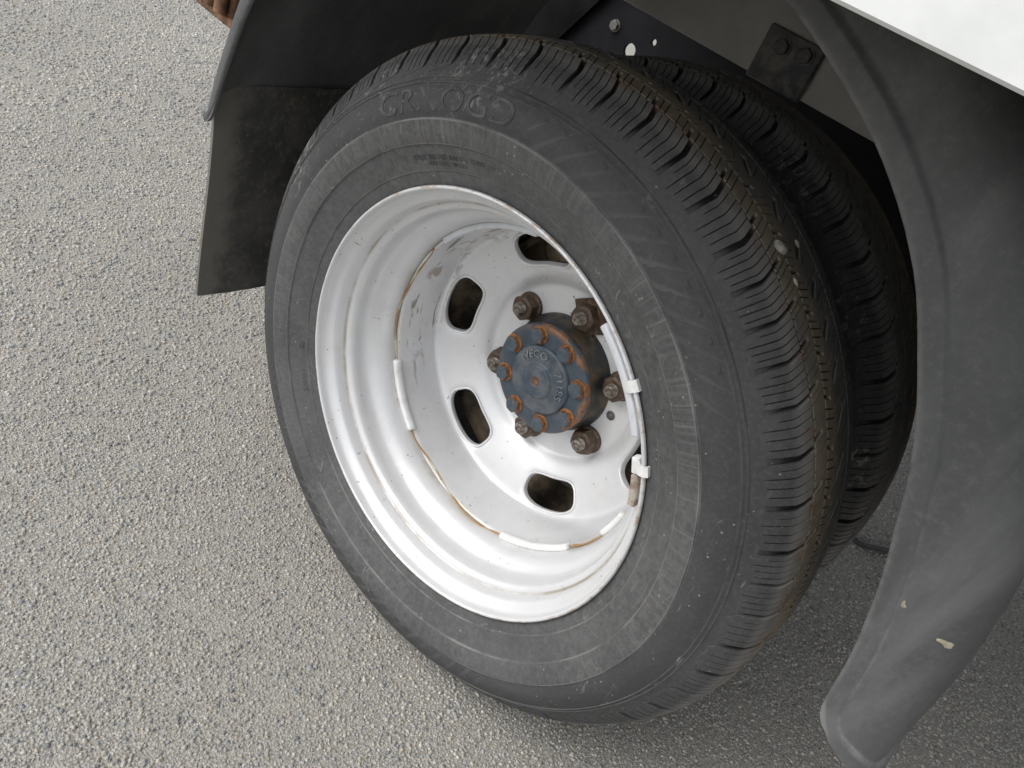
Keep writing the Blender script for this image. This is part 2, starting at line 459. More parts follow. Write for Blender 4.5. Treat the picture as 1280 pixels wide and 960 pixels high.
class MB:
    """collects vertices and faces of one mesh"""
    def __init__(self):
        self.v, self.f, self.n = [], [], 0
        self.uv = []

    def add(self, V, F, UV=None):
        V = np.asarray(V, float).reshape(-1, 3)
        self.v.append(V)
        for q in F:
            self.f.append([int(i) + self.n for i in q])
        self.uv.append(np.zeros((len(V), 2)) if UV is None else np.asarray(UV, float))
        self.n += len(V)

    def grid(self, P, closed_u=False, closed_v=False, flip=False, UV=None):
        P = np.asarray(P, float)
        nu, nv = P.shape[:2]
        F = []
        for i in range(nu if closed_u else nu - 1):
            i2 = (i + 1) % nu
            for j in range(nv if closed_v else nv - 1):
                j2 = (j + 1) % nv
                q = [i * nv + j, i2 * nv + j, i2 * nv + j2, i * nv + j2]
                F.append(q[::-1] if flip else q)
        self.add(P.reshape(-1, 3), F, None if UV is None else np.asarray(UV).reshape(-1, 2))

    def box(self, c, s, R=None, bev=0.0):
        hx, hy, hz = np.array(s) / 2
        b = min(bev, hx * 0.9, hy * 0.9, hz * 0.9)
        if b <= 0:
            V = np.array([(i * hx, j * hy, k * hz) for i in (-1, 1) for j in (-1, 1) for k in (-1, 1)])
            F = [(0, 1, 3, 2), (4, 6, 7, 5), (0, 4, 5, 1), (2, 3, 7, 6), (0, 2, 6, 4), (1, 5, 7, 3)]
        else:
            V, F, idx = [], [], {}
            def vid(i, j, k, ax):
                key = (i, j, k, ax)
                if key not in idx:
                    q = [i * (hx - b), j * (hy - b), k * (hz - b)]
                    q[ax] += (i, j, k)[ax] * b
                    idx[key] = len(V); V.append(q)
                return idx[key]
            S = (-1, 1)
            for s_ in S:
                F.append([vid(s_, -1, -1, 0), vid(s_, 1, -1, 0), vid(s_, 1, 1, 0), vid(s_, -1, 1, 0)][::s_])
                F.append([vid(-1, s_, -1, 1), vid(-1, s_, 1, 1), vid(1, s_, 1, 1), vid(1, s_, -1, 1)][::s_])
                F.append([vid(-1, -1, s_, 2), vid(1, -1, s_, 2), vid(1, 1, s_, 2), vid(-1, 1, s_, 2)][::s_])
            for a in S:
                for c_ in S:
                    F.append([vid(a, c_, -1, 0), vid(a, c_, -1, 1), vid(a, c_, 1, 1), vid(a, c_, 1, 0)])
                    F.append([vid(a, -1, c_, 0), vid(a, 1, c_, 0), vid(a, 1, c_, 2), vid(a, -1, c_, 2)])
                    F.append([vid(-1, a, c_, 1), vid(1, a, c_, 1), vid(1, a, c_, 2), vid(-1, a, c_, 2)])
                    for d in S:
                        F.append([vid(a, c_, d, 0), vid(a, c_, d, 1), vid(a, c_, d, 2)])
            V = np.array(V)
        if R is not None:
            V = V @ np.asarray(R).T
        self.add(V + np.array(c), F)

    def tube(self, pts, r, n=8, caps=True):
        pts = np.asarray(pts, float)
        rr = np.full(len(pts), r) if np.isscalar(r) else np.asarray(r)
        T = np.gradient(pts, axis=0)
        T /= np.linalg.norm(T, axis=1)[:, None] + 1e-12
        up = np.array([0, 0, 1.0]) if abs(T[0][2]) < 0.9 else np.array([0, 1.0, 0])
        P = []
        a = np.cross(T[0], up); a /= np.linalg.norm(a)
        for i in range(len(pts)):
            a = a - T[i] * (a @ T[i]); a /= np.linalg.norm(a)
            b = np.cross(T[i], a)
            P.append([pts[i] + rr[i] * (math.cos(t) * a + math.sin(t) * b) for t in np.linspace(0, 2 * PI, n, endpoint=False)])
        base = self.n
        self.grid(P, closed_v=True)
        if caps:
            self.f.append([base + i for i in range(n)])
            self.f.append([base + (len(pts) - 1) * n + i for i in range(n)][::-1])

    def lathe(self, prof, n=128, a0=0.0, a1=2 * PI, flip=False):
        """revolve (R, y) about the wheel axis Y"""
        prof = np.asarray(prof, float)
        full = abs(a1 - a0 - 2 * PI) < 1e-9
        th = np.linspace(a0, a1, n + 1)[:n if full else n + 1]
        s = np.concatenate([[0], np.cumsum(np.hypot(*np.diff(prof, axis=0).T))])
        P = np.stack([np.outer(np.cos(th), prof[:, 0]), np.tile(prof[:, 1], (len(th), 1)), np.outer(np.sin(th), prof[:, 0])], 2)
        UV = np.stack([np.tile((th / (2 * PI))[:, None], (1, len(prof))), np.tile(s, (len(th), 1))], 2)
        self.grid(P, closed_u=full, flip=flip, UV=UV)

    def arc_block(self, a0, a1, r0, r1, y0, y1, n=10, b=0.0012):
        """a bar bent round the wheel axis, rounded section"""
        sec = [(r0, y0 + b), (r0 + b, y0), (r1 - b, y0), (r1, y0 + b), (r1, y1 - b), (r1 - b, y1), (r0 + b, y1), (r0, y1 - b)]
        rm, ym = (r0 + r1) / 2, (y0 + y1) / 2
        P = []
        th = np.linspace(a0, a1, n)
        e = b / rm * (1 if a1 > a0 else -1)
        for t, sc in [(th[0], 0.75)] + [(th[0] + e, 1)] + [(t, 1) for t in th[1:-1]] + [(th[-1] - e, 1)] + [(th[-1], 0.75)]:
            P.append([((rm + (q[0] - rm) * sc) * math.cos(t), ym + (q[1] - ym) * sc, (rm + (q[0] - rm) * sc) * math.sin(t)) for q in sec])
        base = self.n
        self.grid(P, closed_v=True)
        m = len(P)
        self.f.append([base + i for i in range(8)])
        self.f.append([base + (m - 1) * 8 + i for i in range(8)][::-1])

    def mesh(self, name, fix=True):
        me = bpy.data.meshes.new(name)
        V = np.concatenate(self.v)
        me.from_pydata(V.tolist(), [], self.f)
        UV = np.concatenate(self.uv)
        if np.any(UV):
            lay = me.uv_layers.new(name="UVMap")
            li = np.empty(len(me.loops), int)
            me.loops.foreach_get('vertex_index', li)
            lay.data.foreach_set('uv', UV[li].astype(np.float32).ravel())
        if fix:
            import bmesh
            bm = bmesh.new(); bm.from_mesh(me)
            bmesh.ops.recalc_face_normals(bm, faces=bm.faces)
            bm.to_mesh(me); bm.free()
        me.update()
        return me

    def build(self, name, m, parent=None, smooth=40, fix=True):
        return link(name, self.mesh(name, fix), m, parent, smooth)

def text_mesh(txt, size, depth, bevel=0.0):
    cu = bpy.data.curves.new("letters", 'FONT')
    cu.body = txt
    cu.size = size
    cu.extrude = depth
    cu.bevel_depth = bevel
    cu.resolution_u = 3
    cu.align_x = 'CENTER'
    cu.align_y = 'CENTER'
    ob = bpy.data.objects.new("letters", cu)
    col.objects.link(ob)
    dg = bpy.context.evaluated_depsgraph_get()
    me = ob.evaluated_get(dg).to_mesh()
    V = np.array([v.co[:] for v in me.vertices])
    F = [list(q.vertices) for q in me.polygons]
    ob.evaluated_get(dg).to_mesh_clear()
    bpy.data.objects.remove(ob)
    bpy.data.curves.remove(cu)
    return V, F

def smoothpath(pts, k=8):
    pts = np.asarray(pts, float)
    out = []
    n = len(pts)
    for i in range(n - 1):
        p0, p1, p2, p3 = pts[max(i - 1, 0)], pts[i], pts[i + 1], pts[min(i + 2, n - 1)]
        for t in np.linspace(0, 1, k, endpoint=False):
            out.append(0.5 * (2 * p1 + (p2 - p0) * t + (2 * p0 - 5 * p1 + 4 * p2 - p3) * t * t + (3 * p1 - p0 - 3 * p2 + p3) * t ** 3))
    out.append(pts[-1])
    return np.array(out)

# ------------------------------------------------------------------ the road
road_mb = MB()
xs = np.concatenate([np.linspace(-60, -4, 8), np.linspace(-3, 3, 13), np.linspace(4, 60, 8)])
P = np.array([[(x, y, 0.0) for y in xs] for x in xs])
road_mb.grid(P)
road = road_mb.build('road', M_ASPH, None, None)
road['kind'] = 'structure'

# crushed stone set in the surface, only where it can be told apart
CAMP = np.array(cam.matrix_world.translation)
Rw = np.array(cam.matrix_world.to_3x3()).T
def in_view(Pw, pad=0.22):
    c = (Pw - CAMP) @ Rw.T
    z = -c[:, 2]
    u = c[:, 0] / z * (27.1 / 18.0)
    v = c[:, 1] / z * (27.1 / 18.0) / 0.75
    return (z > 0.05) & (np.abs(u) < 1 + pad) & (np.abs(v) < 1 + pad), np.linalg.norm(Pw - CAMP, axis=1)

def chips():
    cs = []
    for (sp, dlo, dhi, slo, shi) in ((0.0040, 0.0, 1.25, 0.0013, 0.0034), (0.0054, 1.25, 1.95, 0.0020, 0.0042), (0.0085, 1.95, 3.2, 0.0034, 0.0056)):
        gx, gy = np.meshgrid(np.arange(-3.0, 1.3, sp), np.arange(-0.8, 2.0, sp))
        Pw = np.stack([gx.ravel(), gy.ravel(), np.zeros(gx.size)], 1)
        Pw[:, :2] += rng.uniform(-0.55, 0.55, (len(Pw), 2)) * sp
        ok, d = in_view(Pw)
        jd = d + rng.normal(0, 0.05, len(d))
        ok &= (jd >= dlo) & (jd < dhi)
        # nothing underneath the two tyres
        ok &= ~((np.abs(Pw[:, 0]) < 0.07) & (Pw[:, 1] > 0.0) & (Pw[:, 1] < 0.36))
        gap = np.sin(Pw[:, 0] * 31 + 2 * np.sin(Pw[:, 1] * 23)) * np.sin(Pw[:, 1] * 37 + 2 * np.sin(Pw[:, 0] * 19))
        ok &= rng.random(len(Pw)) < 0.90 - 0.38 * np.clip(gap, 0, 1)
        Pw = Pw[ok]
        s = slo + (shi - slo) * rng.random(len(Pw)) ** 1.8
        cs.append((Pw, s * np.where(rng.random(len(s)) < 0.004, 1.6, 1.0)))
    Pw = np.concatenate([c[0] for c in cs]); s = np.concatenate([c[1] for c in cs])
    n = len(Pw)
    K = 5
    a = np.linspace(0, 2 * PI, K, endpoint=False)[None] + rng.uniform(0, 2 * PI, (n, 1)) + rng.uniform(-0.35, 0.35, (n, K))
    rr = s[:, None] * rng.uniform(0.72, 1.2, (n, K))
    sq = rng.uniform(0.68, 1.0, n)[:, None]
    an = rng.uniform(0, 2 * PI, n)[:, None]
    lx, ly = np.cos(a) * rr, np.sin(a) * rr * sq
    X = lx * np.cos(an) - ly * np.sin(an); Y = lx * np.sin(an) + ly * np.cos(an)
    tilt = rng.normal(0, 0.20, (n, 2))
    h = s * rng.uniform(0.18, 0.66, n)
    top = rng.uniform(0.58, 0.82, (n, 1))
    ox = rng.normal(0, 0.1, (n, 1)) * s[:, None]; oy = rng.normal(0, 0.1, (n, 1)) * s[:, None]
    V = np.empty((n, 2 * K, 3))
    V[:, :K, 0] = Pw[:, :1] + X; V[:, :K, 1] = Pw[:, 1:2] + Y; V[:, :K, 2] = -0.0012
    tx, ty = X * top + ox, Y * top + oy
    V[:, K:, 0] = Pw[:, :1] + tx; V[:, K:, 1] = Pw[:, 1:2] + ty
    V[:, K:, 2] = h[:, None] + tx * tilt[:, :1] + ty * tilt[:, 1:]
    base = np.arange(n)[:, None] * 2 * K
    quads = []
    for i in range(K):
        j = (i + 1) % K
        quads.append(base + np.array([[i, j, K + j, K + i]]))
    quads = np.stack(quads, 1).reshape(-1, 4)
    tops = base + np.arange(K, 2 * K)[None]
    nq, nt = len(quads), len(tops)
    me = bpy.data.meshes.new('stone_chips')
    me.vertices.add(n * 2 * K)
    me.vertices.foreach_set('co', V.astype(np.float32).ravel())
    me.loops.add(nq * 4 + nt * K)
    me.loops.foreach_set('vertex_index', np.concatenate([quads.ravel(), tops.ravel()]).astype(np.int32))
    me.polygons.add(nq + nt)
    me.polygons.foreach_set('loop_start', np.concatenate([np.arange(nq) * 4, nq * 4 + np.arange(nt) * K]).astype(np.int32))
    me.update(calc_edges=True)
    pal = np.array([(0.370, 0.358, 0.325), (0.420, 0.405, 0.365), (0.300, 0.306, 0.310), (0.395, 0.362, 0.305), (0.185, 0.190, 0.195), (0.430, 0.414, 0.372), (0.36, 0.318, 0.26), (0.47, 0.452, 0.412)])
    w = np.array([0.27, 0.21, 0.19, 0.13, 0.08, 0.08, 0.025, 0.015])
    idx = rng.choice(len(pal), n, p=w)
    tint = pal[idx] * rng.uniform(0.86, 1.14, (n, 1))
    # broad dusty and clean patches of the surface
    q = np.sin(Pw[:, 0] * 5.1 + 1.3) * np.sin(Pw[:, 1] * 6.7 + 0.4) + 0.6 * np.sin(Pw[:, 0] * 13.7 + Pw[:, 1] * 9.1)
    tint *= (1 + 0.07 * q)[:, None]
    at = me.attributes.new('tint', 'FLOAT_COLOR', 'POINT')
    C = np.ones((n, 2 * K, 4), np.float32)
    C[:, :, :3] = tint[:, None]
    at.data.foreach_set('color', C.ravel())
    o = link('stone_chips', me, M_CHIP)
    o['kind'] = 'stuff'
    return n
NCH = chips()

# ------------------------------------------------------------------ the truck
truck = empty('truck')
truck['label'] = "white truck at its rear twin wheel, silver rim with rusty hub bolts under black mudguards"
truck['category'] = "truck"

# ---- tyre -----------------------------------------------------------------
# half profile (y, R), outer bead to tread centre, then mirrored about y = 0.07
half = [(0.012, 0.2120), (0.0045, 0.2165), (0.0022, 0.2212), (-0.0002, 0.2268), (-0.0018, 0.2318), (-0.0021, 0.2328), (-0.0034, 0.2336),
        (-0.0052, 0.2385), (-0.0085, 0.2465), (-0.0118, 0.2540), (-0.0124, 0.2560), (-0.0146, 0.2568), (-0.0158, 0.2590), (-0.0176, 0.2650), (-0.0190, 0.2740), (-0.0194, 0.2765), (-0.0192, 0.2775),
        (-0.0178, 0.2781), (-0.0180, 0.2800), (-0.0188, 0.2840), (-0.0187, 0.2890), (-0.0172, 0.2950), (-0.0142, 0.3010), (-0.0110, 0.3060), (-0.0116, 0.3068), (-0.0096, 0.3078), (-0.0080, 0.3100), (-0.0086, 0.3108), (-0.0070, 0.3114)]
M0 = [(-0.0070, 0.3114), (-0.0040, 0.3155), (-0.0010, 0.3195), (0.0030, 0.3250), (0.0080, 0.3312), (0.0136, 0.3366), (0.0188, 0.3407), (0.0238, 0.3436), (0.0290, 0.3456), (0.0370, 0.3472), (0.0470, 0.3482), (0.0580, 0.3488), (0.0700, 0.3490)]
tread_half = smoothpath(M0, 6)
tread = np.concatenate([tread_half, np.stack([0.14 - tread_half[::-1][1:, 0], tread_half[::-1][1:, 1]], 1)])
ts = np.concatenate([[0], np.cumsum(np.hypot(*np.diff(tread, axis=0).T))])
TL = ts[-1]
tan_ = np.gradient(tread, axis=0); tan_ /= np.linalg.norm(tan_, axis=1)[:, None]
nor_ = np.stack([-tan_[:, 1], tan_[:, 0]], 1)      # (ny, nR): outward
def s_of_y(y):
    return float(np.interp(y, tread[:, 0], ts))
def tread_pt(s, th, h):
    """point at arc position s, angle th, raised h along the normal (arrays)"""
    y = np.interp(s, ts, tread[:, 0]); R = np.interp(s, ts, tread[:, 1])
    ny = np.interp(s, ts, nor_[:, 0]); nR = np.interp(s, ts, nor_[:, 1])
    y = y + ny * h; R = R + nR * h
    return np.stack([R * np.cos(th), y, R * np.sin(th)], -1)

# pitch sequence of the tread blocks (degrees), measured where the photo shows it
vis = [101.0, 93.7, 87.7, 81.3, 74.8, 68.3, 61.6, 56.3, 51.3, 46.2, 40.7, 34.2, 27.6, 21.0, 15.8]
pitch_edges = list(vis[::-1])
rest = 360 - (vis[0] - vis[-1])
nrest = 43
wv = 1 + 0.10 * np.sin(np.arange(nrest) * 1.9) + 0.04 * np.sin(np.arange(nrest) * 0.7)
wv = wv / wv.sum() * rest
pitch_edges += list(vis[0] + np.cumsum(wv))
PE = np.radians(np.array(pitch_edges))           # N+1 edges round the tyre
NP = len(PE) - 1
DEPTH = 0.0068

tmb = MB()
full = half + [(0.14 - y, R) for (y, R) in half[::-1]]
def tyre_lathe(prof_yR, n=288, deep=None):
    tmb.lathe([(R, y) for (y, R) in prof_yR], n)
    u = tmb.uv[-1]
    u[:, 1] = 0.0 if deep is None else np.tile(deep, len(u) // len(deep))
tyre_lathe(half)
tyre_lathe([(0.14 - y, R) for (y, R) in half[::-1]])
# carcass under the tread blocks
car = [tuple(tread[0])] + [(tread[i, 0] - nor_[i, 0] * d, tread[i, 1] - nor_[i, 1] * d) for i in range(1, len(tread) - 1)
       for d in [DEPTH * min(1.0, max(0.07, (min(ts[i], TL - ts[i]) - 0.010) / 0.029))]] + [tuple(tread[-1])]
cy = np.array([q[0] for q in car])
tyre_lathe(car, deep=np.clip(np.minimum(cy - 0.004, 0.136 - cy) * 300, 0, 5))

def zone(yl, yr, shear, feats, nrow=9, saw=None, zig=None, mirror=False, depth=DEPTH, drop=0.0, zigl=None):
    """one ring of tread blocks.
    yl, yr : edges (y, metres); shear(q): extra angle (deg) at q in 0..1 across
    feats  : (fraction of the pitch, width m, depth m, q0, q1) lateral cuts
    saw    : (s offset) lower edge climbs along the pitch; zig: (amount) zigzag right edge"""
    sl, sr = s_of_y(yl), s_of_y(yr)
    qs = sorted(set([0.0, 1.0] + [q for f in feats for q in (f[3], f[4])] + list(np.linspace(0, 1, nrow))))
    qs = [q for i, q in enumerate(qs) if i == 0 or q - qs[i - 1] > 0.012]
    if qs[-1] < 1: qs[-1] = 1.0
    qs = np.array(qs)
    sh = np.radians(np.array([shear(q) for q in qs]))
    cols_t, cols_h = [], []
    Rm = 0.345
    fracs = []
    for p in range(NP):
        a, b = PE[p], PE[p + 1]
        w = b - a
        cs = [(0.0, None, 0), (1.0, None, 0)]
        for (fr, wd, dp, q0, q1) in feats:
            fr = fr + float(np.clip(rng.normal(0, 0.010), -0.018, 0.018)) if fr > 0.08 else fr
            dp = dp * rng.uniform(0.85, 1.0)
            hw = wd / Rm / w / 2
            e = min(0.0005 / Rm / w, hw * 0.45)
            for (t, lv) in ((fr - hw, 0), (fr - hw + e, 1), (fr + hw - e, 1), (fr + hw, 0)):
                cs.append((t, (dp * lv, q0, q1), lv))
        cs = [c for c in cs if 0 <= c[0] < 1 - 1e-6]
        cs.sort(key=lambda c: c[0])
        for (t, f, lv) in cs:
            fracs.append(t)
            cols_t.append(a + t * w)
            hh = np.zeros(len(qs))
            if f is not None and lv:
                dp, q0, q1 = f
                m = (qs >= q0 - 1e-6) & (qs <= q1 + 1e-6)
                hh[m] = -dp
            cols_h.append(hh)
    T = np.array(cols_t); H = np.array(cols_h); FR = np.array(fracs)
    nC = len(T)
    SL = np.full(nC, sl); SR = np.full(nC, sr)
    if saw: SL = sl + saw * (1 - FR)
    if zig: SR = sr + zig * (np.abs(((FR + 0.35) % 1.0) * 2 - 1) * 2 - 1)
    if zigl: SL = sl + zigl * (np.abs(((FR + 0.35) % 1.0) * 2 - 1) * 2 - 1)
    S = SL[:, None] + (SR - SL)[:, None] * qs[None]
    TH = T[:, None] + sh[None]
    # wall rows: bottom, chamfer
    ch = 0.00025
    S2 = np.concatenate([SL[:, None], SL[:, None], S[:, :1] + ch, S[:, 1:-1], S[:, -1:] - ch, SR[:, None], SR[:, None]], 1)
    lo = np.minimum(H[:, :1], -ch)
    hi = np.minimum(H[:, -1:], -ch)
    H2 = np.concatenate([np.full((nC, 1), -depth), lo, H[:, :1], H[:, 1:-1], H[:, -1:], hi, np.full((nC, 1), -depth)], 1)
    T2 = np.concatenate([TH[:, :1]] * 2 + [TH] + [TH[:, -1:]] * 2, 1)
    if mirror:
        S2 = TL - S2
        T2 = -T2 + 0.35
    P = tread_pt(S2, T2, H2 - drop)
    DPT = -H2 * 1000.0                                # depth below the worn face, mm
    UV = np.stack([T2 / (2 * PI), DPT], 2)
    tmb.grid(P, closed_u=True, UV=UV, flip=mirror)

def shA(q):  # block runs straight up the shoulder, then turns forward near the groove
    s = q
    return 0.0 if s < 0.66 else (s - 0.66) / 0.34 * 1.0
featA = [(0.06, 0.0056, 0.0064, 0.0, 1.0), (0.30, 0.0011, 0.0019, 0.18, 1.0), (0.49, 0.0011, 0.0019, 0.18, 1.0), (0.68, 0.0011, 0.0019, 0.18, 1.0), (0.86, 0.0008, 0.0022, 0.45, 0.95)]
featB = [(0.42, 0.0040, 0.0055, 0.0, 0.5), (0.10, 0.0012, 0.0034, 0.0, 1.0), (0.26, 0.0012, 0.0034, 0.0, 1.0), (0.60, 0.0012, 0.0034, 0.0, 1.0), (0.80, 0.0012, 0.0034, 0.0, 1.0)]
featC = [(0.02, 0.0062, 0.0064, 0.0, 0.45), (0.045, 0.0052, 0.0064, 0.45, 1.0), (0.24, 0.0013, 0.0036, 0.0, 0.52), (0.43, 0.0013, 0.0036, 0.0, 0.52), (0.62, 0.0013, 0.0036, 0.0, 0.52), (0.81, 0.0013, 0.0036, 0.0, 0.52), (0.34, 0.0010, 0.0032, 0.5, 0.9), (0.56, 0.0010, 0.0032, 0.5, 0.9), (0.76, 0.0010, 0.0032, 0.5, 0.9)]
featD = [(0.55, 0.0060, 0.0064, 0.5, 1.0), (0.58, 0.0040, 0.0060, 0.0, 0.5), (0.12, 0.0012, 0.0034, 0.15, 0.95), (0.32, 0.0012, 0.0034, 0.15, 0.95), (0.78, 0.0012, 0.0034, 0.15, 0.95), (0.92, 0.0012, 0.0034, 0.15, 0.95)]
zone(-0.0046, 0.0277, shA, featA, 12, saw=0.009)
zone(0.0295, 0.0461, lambda q: 1.3 * q - 0.5, featB, 6, drop=0.0002)
zone(0.0480, 0.0711, lambda q: (-1.0 * q if q < 0.5 else -0.5 + 3.0 * (q - 0.5)), featC, 9, zig=0.0080, drop=0.0003)
zone(0.0730, 0.0920, lambda q: 2.0 * q, featD, 8, zigl=0.0080, drop=0.0003)
zone(0.0295, 0.0461, lambda q: 1.3 * q - 0.5, featB, 6, mirror=True, drop=0.0002)
zone(-0.0046, 0.0277, shA, featA, 9, saw=0.009, mirror=True)

# raised ticks and sawtooth flutes round the shoulder
def rad_bar(a, r0, r1, wdt, h, skew=0.0):
    ys0 = np.interp(r0, [q[1] for q in half], [q[0] for q in half]); ys1 = np.interp(r1, [q[1] for q in half], [q[0] for q in half])
    V = []
    for (r, yy) in ((r0, ys0), (r1, ys1)):
        for (da, hh) in ((-wdt, 0.0006), (-wdt * 0.6, -h), (wdt * 0.6, -h), (wdt, 0.0006)):
            t = a + da / r + (skew if r == r1 else 0)
            V.append((r * math.cos(t), yy + hh, r * math.sin(t)))
    tmb.add(V, [(0, 1, 5, 4), (1, 2, 6, 5), (2, 3, 7, 6), (0, 3, 2, 1), (4, 5, 6, 7)], [(a / (2 * PI), 0)] * 8)
for i in range(13):
    a = rad(48 + i * 4.1)
    rad_bar(a, 0.3005, 0.3030, 0.0042, 0.0006)
    rad_bar(a + rad(1.2), 0.2830, 0.2905, 0.0010, 0.0004, rad(-1.2))
for i in range(22):
    rad_bar(rad(-152 + i * 2.6), 0.2830, 0.3000, 0.0026, 0.0005, rad(1.0))
for i in range(18):
    rad_bar(rad(-88 + i * 2.3), 0.2830, 0.3000, 0.0030, 0.0005, rad(-0.8))

LET = []
def sidewall_text(txt, size, a_mid, Rm, h, spread=1.0, ysurf=None):
    V, F = text_mesh(txt, size, 0.5)
    hy = [q[1] for q in half]; yy = [q[0] for q in half]
    th = a_mid - V[:, 0] * spread / Rm
    r = Rm + V[:, 1]
    ys = np.interp(r, hy, yy)
    y = ys + np.where(V[:, 2] > 0, -h, 0.0008)
    lmb = MB(); LET.append(lmb)
    lmb.add(np.stack([r * np.cos(th), y, r * np.sin(th)], 1), F)
sidewall_text("CRNOGD", 0.0285, rad(114), 0.2925, 0.0007, 1.30)
sidewall_text("SD", 0.0085, rad(-160), 0.2400, 0.0006)
sidewall_text("210010", 0.0080, rad(-149.5), 0.2400, 0.0006, 1.15)
sidewall_text("STEEL BELTED RADIAL TUBELESS", 0.0062, rad(113), 0.2452, 0.0004, 1.1)
sidewall_text("MAX LOAD SINGLE", 0.0050, rad(115), 0.2395, 0.0004, 1.1)
tyre_me = tmb.mesh('tyre', fix=False)
co = np.empty(len(tyre_me.vertices) * 3); tyre_me.vertices.foreach_get('co', co)
co = co.reshape(-1, 3); low = co[:, 2] < -0.3345                    # flattened where it stands on the road
co[low, 2] = -0.3345 - (co[low, 2] + 0.3345) * -0.02
tyre_me.vertices.foreach_set('co', co.ravel()); tyre_me.update()

# ---- wheel assembly ---------------------------------------------------------
wheel = empty('wheel', (0, 0, WZ), truck)
wheel['label'] = "outer wheel with dished silver-white steel rim"
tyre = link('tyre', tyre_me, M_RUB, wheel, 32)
for lmb in LET:
    lmb.build('sidewall_lettering', M_LETR, wheel, 30)

# rim barrel (R, y): closed section, outside face first, back to front behind it
barrel = [(0.2185, 0.0030), (0.2203, 0.0012), (0.2207, -0.0004), (0.2199, -0.0022), (0.2183, -0.0027), (0.2170, -0.0015), (0.2164, 0.0010), (0.2158, 0.0045), (0.2144, 0.0078), (0.2118, 0.0106), (0.2090, 0.0128), (0.2070, 0.0150),
          (0.2058, 0.0185), (0.2050, 0.0225), (0.2045, 0.0255), (0.2040, 0.0270), (0.2030, 0.0276), (0.2016, 0.0281), (0.1996, 0.0291), (0.1978, 0.0308), (0.1966, 0.0335), (0.1960, 0.0375), (0.1957, 0.0430), (0.1950, 0.0480), (0.1936, 0.0522),
          (0.1908, 0.0562), (0.1872, 0.0605), (0.1842, 0.0652), (0.1820, 0.0702), (0.1806, 0.0750), (0.1798, 0.0800), (0.1796, 0.0900),
          (0.1796, 0.1000), (0.1830, 0.1100), (0.1960, 0.1180), (0.2030, 0.1250), (0.2120, 0.1330), (0.2200, 0.1380), (0.2203, 0.1400), (0.2180, 0.1395),
          (0.2085, 0.1330), (0.2075, 0.1270), (0.2000, 0.1215), (0.1870, 0.1130), (0.1840, 0.1000), (0.1840, 0.0780), (0.1880, 0.0690), (0.1980, 0.0570), (0.2010, 0.0480), (0.2060, 0.0290), (0.2140, 0.0130), (0.2185, 0.0030)]
bmb = MB()
NB = barrel.index((0.1796, 0.0900)) + 1
core = smoothpath([(a, b) for a, b in barrel[:NB]], 3)
bmb.lathe(list(map(tuple, core)) + barrel[NB:], 256)
rim_me = bmb.mesh('rim')
rim = link('rim', rim_me, M_RIM, wheel, 60)

# dished centre with six ventilation slots: one 60 degree sector is meshed round its slot
disc_prof = smoothpath([(0.1788, 0.0850), (0.1778, 0.0862), (0.1765, 0.0900), (0.1745, 0.1020), (0.1715, 0.1180), (0.1690, 0.1330), (0.1672, 0.1395), (0.1640, 0.1432), (0.1585, 0.1455), (0.1500, 0.1482),
                        (0.1400, 0.1520), (0.1300, 0.1565), (0.1200, 0.1618), (0.1120, 0.1672), (0.1070, 0.1722), (0.1035, 0.1756), (0.1000, 0.1768), (0.0900, 0.1770), (0.0800, 0.1770), (0.0660, 0.1770)], 4)
dl = np.concatenate([[0], np.cumsum(np.hypot(*np.diff(disc_prof, axis=0).T))])
dt = np.gradient(disc_prof, axis=0); dt /= np.linalg.norm(dt, axis=1)[:, None]
dn = np.stack([dt[:, 1], -dt[:, 0]], 1)            # normal in (R, y); sign fixed below
if dn[len(dn) // 2][1] > 0: dn = -dn
def disc_pt(l, th, h):
    R = np.interp(l, dl, disc_prof[:, 0]) + np.interp(l, dl, dn[:, 0]) * h
    y = np.interp(l, dl, disc_prof[:, 1]) + np.interp(l, dl, dn[:, 1]) * h
    return np.stack([R * np.cos(th), y, R * np.sin(th)], -1)
def l_of_R(R):
    return float(np.interp(-R, -disc_prof[:, 0], dl))
lc = l_of_R(0.1420)
l_hi, l_lo = l_of_R(0.1668), l_of_R(0.1085)
